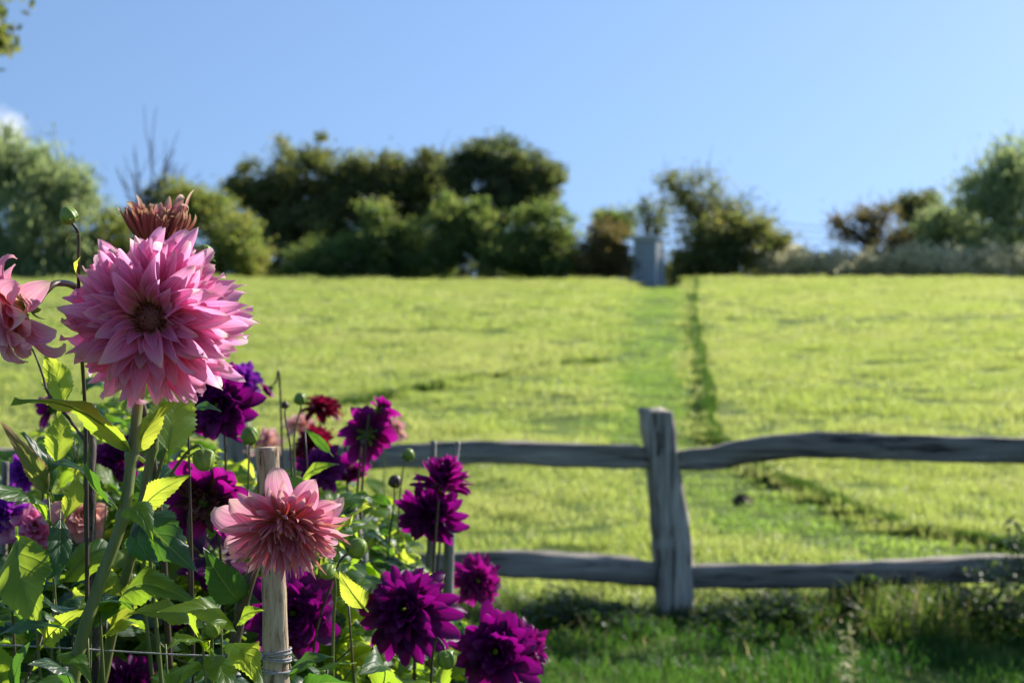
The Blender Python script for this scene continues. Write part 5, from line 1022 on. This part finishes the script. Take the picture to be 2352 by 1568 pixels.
# ------------------------------------------------------------------ left side leafy shoots made by hand
def shoot(px_top, py_top, d, label, seed, stem_mat=STEM, group='leafy shoots in the dahlia bed', dx=0.02):
    c = at(px_top, py_top, d); foot = (c.x + dx, d + 0.03); root = thing('dahlia_shoot', (foot[0], foot[1], ground_at(*foot)), label, 'plant', group)
    f = Vector((foot[0], foot[1], ground_at(*foot))); stem_obj(root, [c, c.lerp(f, 0.3) + Vector((0.01, 0, 0)), c.lerp(f, 0.65), f - Vector((0, 0, 0.03))], 0.0013, 0.0036, stem_mat)
    return root, Vector(c), f
s_, c_, f_ = shoot(110, 1130, 1.62, 'leafy shoot with a withered brown-edged leaf at the left edge', 1)
hero_leaf(s_, 112, 1135, 1.6, 25, 990, 1.55, (0.2, -0.8, 0.4), 46, 'w', 0.15, 0.8, 0.06, 0.3, 61, 'withered curled leaf with brown edges')
hero_leaf(s_, 118, 1130, 1.6, 62, 990, 1.58, (0.8, -0.5, 0.3), 50, 'd', 0.08, 0.7, 0.04, 0.1, 62)
hero_leaf(s_, 130, 1060, 1.66, 140, 935, 1.66, (0.5, -0.8, 0.1), 62, 'y', 0.06, 0.3, 0.04, 0.1, 63)
hero_leaf(s_, 145, 925, 1.66, 108, 806, 1.64, (0.5, -0.75, 0.3), 70, 'y', 0.08, 0.4, 0.05, 0.1, 64)
hero_leaf(s_, 100, 1075, 1.6, 200, 1072, 1.57, (0.0, -0.45, 0.9), 52, 'd', 0.12, 0.3, 0.03, 0.2, 65)
hero_leaf(s_, 105, 1190, 1.6, -20, 1110, 1.5, (0.2, -0.3, 0.95), 80, 'g', 0.12, 0.3, 0.03, 0.2, 66)
hero_leaf(s_, 150, 1190, 1.6, 185, 1080, 1.6, (0.7, -0.6, 0.1), 46, 'y', 0.08, 0.3, 0.03, 0.1, 67)
s_, c_, f_ = shoot(70, 1240, 1.55, 'leafy shoot with broad leaves in the lower left corner', 2)
hero_leaf(s_, 40, 1235, 1.52, 80, 1440, 1.44, (-0.35, -0.75, 0.5), 130, 'g', 0.06, 0.3, 0.04, 0.1, 71)
hero_leaf(s_, 60, 1260, 1.58, 100, 1340, 1.56, (0.2, -0.9, 0.3), 86, 'g', 0.06, 0.3, 0.03, 0.1, 72)
hero_leaf(s_, 138, 1190, 1.55, 130, 1340, 1.50, (0.5, -0.8, 0.2), 54, 'd', 0.05, 0.4, 0.02, 0.05, 73)
hero_leaf(s_, -10, 1462, 1.45, 150, 1430, 1.42, (0.05, -0.35, 0.95), 40, 'd', 0.08, 0.3, 0.03, 0.1, 74)
hero_leaf(s_, 30, 1580, 1.42, 62, 1475, 1.40, (-0.5, -0.8, 0.2), 52, 'd', 0.05, 0.5, 0.02, 0.05, 75)
hero_leaf(s_, 170, 1600, 1.42, 88, 1500, 1.38, (-0.1, -0.35, 0.95), 90, 'd', 0.15, 0.3, 0.03, 0.2, 76)
hero_leaf(s_, 10, 1600, 1.45, -20, 1460, 1.42, (0.4, -0.8, 0.3), 80, 'g', 0.08, 0.4, 0.02, 0.05, 77)
hero_leaf(s_, 100, 1480, 1.55, 180, 1400, 1.5, (0.3, -0.8, 0.4), 60, 'y', 0.1, 0.3, 0.03, 0.1, 78)
hero_leaf(s_, 140, 1500, 1.52, 210, 1560, 1.45, (0.3, -0.6, 0.6), 56, 'g', 0.1, 0.3, 0.03, 0.1, 79)
s_, c_, f_ = shoot(462, 1420, 1.56, 'leafy shoot with upright serrated leaves left of the pale stake', 3)
hero_leaf(s_, 478, 1490, 1.52, 434, 1374, 1.47, (-0.4, -0.8, 0.4), 44, 'g', 0.06, 0.6, 0.03, 0.1, 81)
hero_leaf(s_, 470, 1490, 1.52, 388, 1478, 1.45, (0.1, -0.5, 0.85), 60, 'y', 0.15, 0.4, 0.05, 0.1, 82)
hero_leaf(s_, 440, 1520, 1.5, 400, 1600, 1.44, (-0.2, -0.8, 0.5), 84, 'g', 0.08, 0.4, 0.04, 0.1, 83)
hero_leaf(s_, 490, 1500, 1.5, 528, 1600, 1.44, (0.3, -0.8, 0.4), 70, 'g', 0.08, 0.4, 0.04, 0.1, 84)
hero_leaf(s_, 470, 1440, 1.56, 300, 1400, 1.5, (0.1, -0.6, 0.7), 66, 'y', 0.14, 0.35, 0.04, 0.1, 85)
s_, c_, f_ = shoot(800, 1380, 1.75, 'leafy shoot with a yellowing leaf right of the pale stake', 4, STEMP)
hero_leaf(s_, 838, 1395, 1.72, 780, 1318, 1.69, (-0.3, -0.85, 0.4), 58, 'y', 0.06, 0.3, 0.03, 0.1, 91, 'yellowing leaf with a rusty edge')
hero_leaf(s_, 660, 1545, 1.62, 760, 1500, 1.6, (0.1, -0.5, 0.8), 44, 'd', 0.1, 0.3, 0.03, 0.1, 92)
hero_leaf(s_, 440, 946, 1.62, 508, 938, 1.60, (0.0, -0.75, 0.7), 24, 'd', 0.12, 0.3, 0.02, 0.05, 93) if False else None
s_, c_, f_ = shoot(700, 985, 1.95, 'thin leafed stem crossing the lower crimson dahlia', 5, STEMP, dx=0.03)
hero_leaf(s_, 758, 1040, 1.95, 702, 985, 1.93, (-0.6, -0.3, 0.7), 24, 'd', 0.05, 0.3, 0.02, 0.05, 94)
hero_leaf(s_, 690, 1110, 1.95, 770, 1060, 1.93, (0.2, -0.6, 0.7), 34, 'g', 0.15, 0.3, 0.02, 0.1, 95)
s_, c_, f_ = shoot(432, 950, 1.66, 'thin stem with a small dark leaf before the large dark purple dahlia', 6, STEMP, dx=-0.02)
hero_leaf(s_, 432, 948, 1.66, 506, 940, 1.62, (0.0, -0.6, 0.8), 30, 'd', 0.12, 0.3, 0.02, 0.05, 96)

# ------------------------------------------------------------------ leaves on the flower stems, and filler shoots
for root, c, foot, n_, sd2, keys in todo:
    stem_leaves(root, c, foot, 22 + n_, 0.10, sd2, keys)
rr = random.Random(11); SHOOTS = []
for k in range(250):
    front = k % 5 == 0
    d = rr.uniform(1.50, 1.72) if front else rr.uniform(1.74, 3.2); u = rr.uniform(430, 1040) if k % 3 == 1 else rr.uniform(-70, 1000 if front else 1150); top = max(sil(u) + 15, rr.uniform(1330, 1540)) if front else sil(u) + rr.uniform(15, 330)
    if u > 950 and d < 1.9: continue
    c = at(u, top, d); foot = (c.x + rr.uniform(-.04, .04), d + rr.uniform(-.04, .04))
    # skip shoots whose stem would stand in front of a bloom
    if any(abs(u - b_[0]) < b_[3] * 1.1 and d < b_[2] + 0.02 and top < b_[1] + b_[3] for b_ in BLOOMS): continue
    root = thing('dahlia_shoot', (foot[0], foot[1], ground_at(*foot)), 'leafy green dahlia shoot filling the bed under the flowers', 'plant', 'filler shoots of the dahlia bed')
    f = Vector((foot[0], foot[1], ground_at(*foot)))
    stem_obj(root, [c, c.lerp(f, 0.3) + Vector((rr.uniform(-.015, .015), 0, 0)), c.lerp(f, 0.7), f - Vector((0, 0, 0.03))], 0.0012, 0.004, STEM if rr.random() < 0.5 else STEMP)
    made = stem_leaves(root, c, foot, 24, 0.115, k + 500, rr.choice(['ggyd', 'ggdd', 'gyyd']), 0.0)
    tops = [q.location.z + root.location.z for q in root.children if q.name.startswith('leaf')]
    if made < 9 or c.z - max(tops) > 0.05:
        for q in list(root.children): bpy.data.objects.remove(q)
        bpy.data.objects.remove(root); continue
    SHOOTS.append((root, u, top, d))

LM = [(350, 728, 'the big pink bloom'), (478, 1140, 'the purple bloom seen from behind'), (486, 1292, 'the face-down purple bloom'), (672, 1408, 'the purple bloom behind the pale stake'),
      (846, 995, 'the purple blooms on a branching stem'), (712, 1018, 'the lower crimson bloom'), (650, 1205, 'the hanging pink bloom'), (986, 1182, 'the coned pair of purple blooms'), (932, 1400, 'the biggest magenta purple bloom'),
      (1096, 1332, 'the small round purple bloom'), (1138, 1492, 'the lowest purple pair'), (55, 1082, 'the blurred violet bloom at left'), (78, 1212, 'the half hidden deep pink bloom'), (188, 1185, 'the dark stick'), (404, 1440, 'the small opening magenta bloom'),
      (300, 1568, 'the magenta bloom at the bottom edge'), (487, 1445, 'the bud above the twine'), (634, 1500, 'the twine knot on the pale stake'), (820, 1258, 'the bud with a purple tip'), (1026, 1512, 'the drooping torn bud'),
      (60, 1480, 'the left end of the twine'), (822, 1240, 'the dark grey stake'), (1036, 1250, 'the crossed thin canes'), (-150, 1300, 'the left border of the photo')]
seen = {}
for root, u, top, d in sorted(SHOOTS, key=lambda q: q[3]):
    lm = min(LM, key=lambda q: math.hypot(q[0] - u, q[1] - top)); dx, dy = u - lm[0], top - lm[1]
    side = ('right of' if dx > 0 else 'left of') if abs(dx) > abs(dy) else ('below' if dy > 0 else 'above'); k = (side, lm[2]); seen[k] = seen.get(k, 0) + 1
    if seen[k] > 5 and d > 1.9:        # wholly hidden behind the others
        for q in list(root.children): bpy.data.objects.remove(q)
        bpy.data.objects.remove(root); continue
    root['label'] = ('leafy shoot %s %s' if seen[k] == 1 else 'leafy shoot behind another %s %s' if seen[k] == 2 else 'leafy shoot deep in shade %s %s' if seen[k] == 3 else 'farthest leafy shoot in the bed %s %s' if seen[k] == 5 else 'far leafy shoot in the dense growth %s %s') % k
# ------------------------------------------------------------------ single pale weed in front of the fence
wp = at(1955, 1545, 4.9); root = thing('weed', (wp.x, 4.9, float(ground_z(wp.x, 4.9))), 'single pale dock-like weed stalk standing in the lawn before the fence', 'weed')
PALEW = tree_leaf_mat('pale_weed', [(0.45, 0.45, 0.25), (0.6, 0.56, 0.34)], [(0.7, 0.7, 0.35), (0.8, 0.75, 0.4)], 0.5)
A = Acc(); top = at(1948, 1430, 4.9); b0 = Vector(root.location); A.add(*tube(catmull([top, top.lerp(b0, 0.5) + Vector((0.012, 0, 0)), b0], 6), 0.003, 6)); A.build('stalk', PALEW, root, root.location)
A = Acc(); r = np.random.default_rng(6); n = 90; q = r.random(n) * 0.75; P = np.array(top)[None] + (np.array(b0) - np.array(top))[None] * q[:, None] + r.normal(size=(n, 3)) * 0.018
a = r.random(n) * 6.28; rad = np.stack([np.cos(a), np.sin(a), 0 * a], -1); A.add(*petals(P, np.array([0, 0, 1.0]), rad, R_(50) + 0 * a, R_(80) + 0 * a, 0 * a, 0.014 + 0.02 * r.random(n), 0.009, 0.5, 0.2, 4, 3)); A.build('seed_heads', PALEW, root, root.location)
# dense dark weed clump at the right-hand foot of the fence
def weed_clump(px, py, d, w_, h, n, label, mat, seed):
    c = at(px, py, d); g_ = float(ground_z(c.x, d)); root = thing('weed_clump', (c.x, d, g_), label, 'weeds', 'weed clumps along the fence'); r = np.random.default_rng(seed)
    dx = np.clip(r.normal(size=n), -2, 2) * w_ * 0.5; P = np.stack([c.x + dx, d + r.normal(size=n) * w_ * 0.3, g_ + h * r.random(n) ** 0.8 * np.exp(-(dx / w_) ** 2 * 1.3) * (0.75 + 0.5 * vnoise(c.x + dx, 0 * dx, 0.12, seed))], -1)
    a = r.random(n) * 6.28; rad = np.stack([np.cos(a), np.sin(a), 0 * a], -1); A = Acc()
    V, F, U, Q = petals(P, np.array([0, 0, 1.0]), rad, R_(20 + 40 * r.random(n)), R_(80 + 40 * r.random(n)), 0 * a, 0.03 + 0.04 * r.random(n), 0.018, 0.3, 0.2, 4, 3, seed); A.add(V, F, U, Q)
    A.build('leaves', mat, root, root.location); T = Acc()
    for k in range(16):
        e = P[r.integers(n)]; T.add(*tube(catmull([(c.x + r.normal() * w_ * 0.2, d + r.normal() * 0.05, g_ - 0.02), (e + np.array([c.x, d, g_])) / 2 + r.normal(size=3) * 0.02, e + np.array([0, 0, 0.03])], 3), 0.003, 5))
    T.build('stems', STEMP, root, root.location)
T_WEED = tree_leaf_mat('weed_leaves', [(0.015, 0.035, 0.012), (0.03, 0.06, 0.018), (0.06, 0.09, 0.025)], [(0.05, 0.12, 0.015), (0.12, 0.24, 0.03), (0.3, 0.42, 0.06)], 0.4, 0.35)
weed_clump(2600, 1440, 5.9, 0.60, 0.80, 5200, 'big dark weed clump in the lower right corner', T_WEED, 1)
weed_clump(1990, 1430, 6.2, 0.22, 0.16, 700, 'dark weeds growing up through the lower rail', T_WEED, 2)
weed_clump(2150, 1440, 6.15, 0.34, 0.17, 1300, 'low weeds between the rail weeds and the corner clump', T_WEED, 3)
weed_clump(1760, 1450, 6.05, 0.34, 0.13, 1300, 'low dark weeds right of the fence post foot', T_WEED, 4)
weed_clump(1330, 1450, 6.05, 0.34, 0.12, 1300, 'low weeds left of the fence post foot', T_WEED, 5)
print('objects', len(bpy.data.objects))
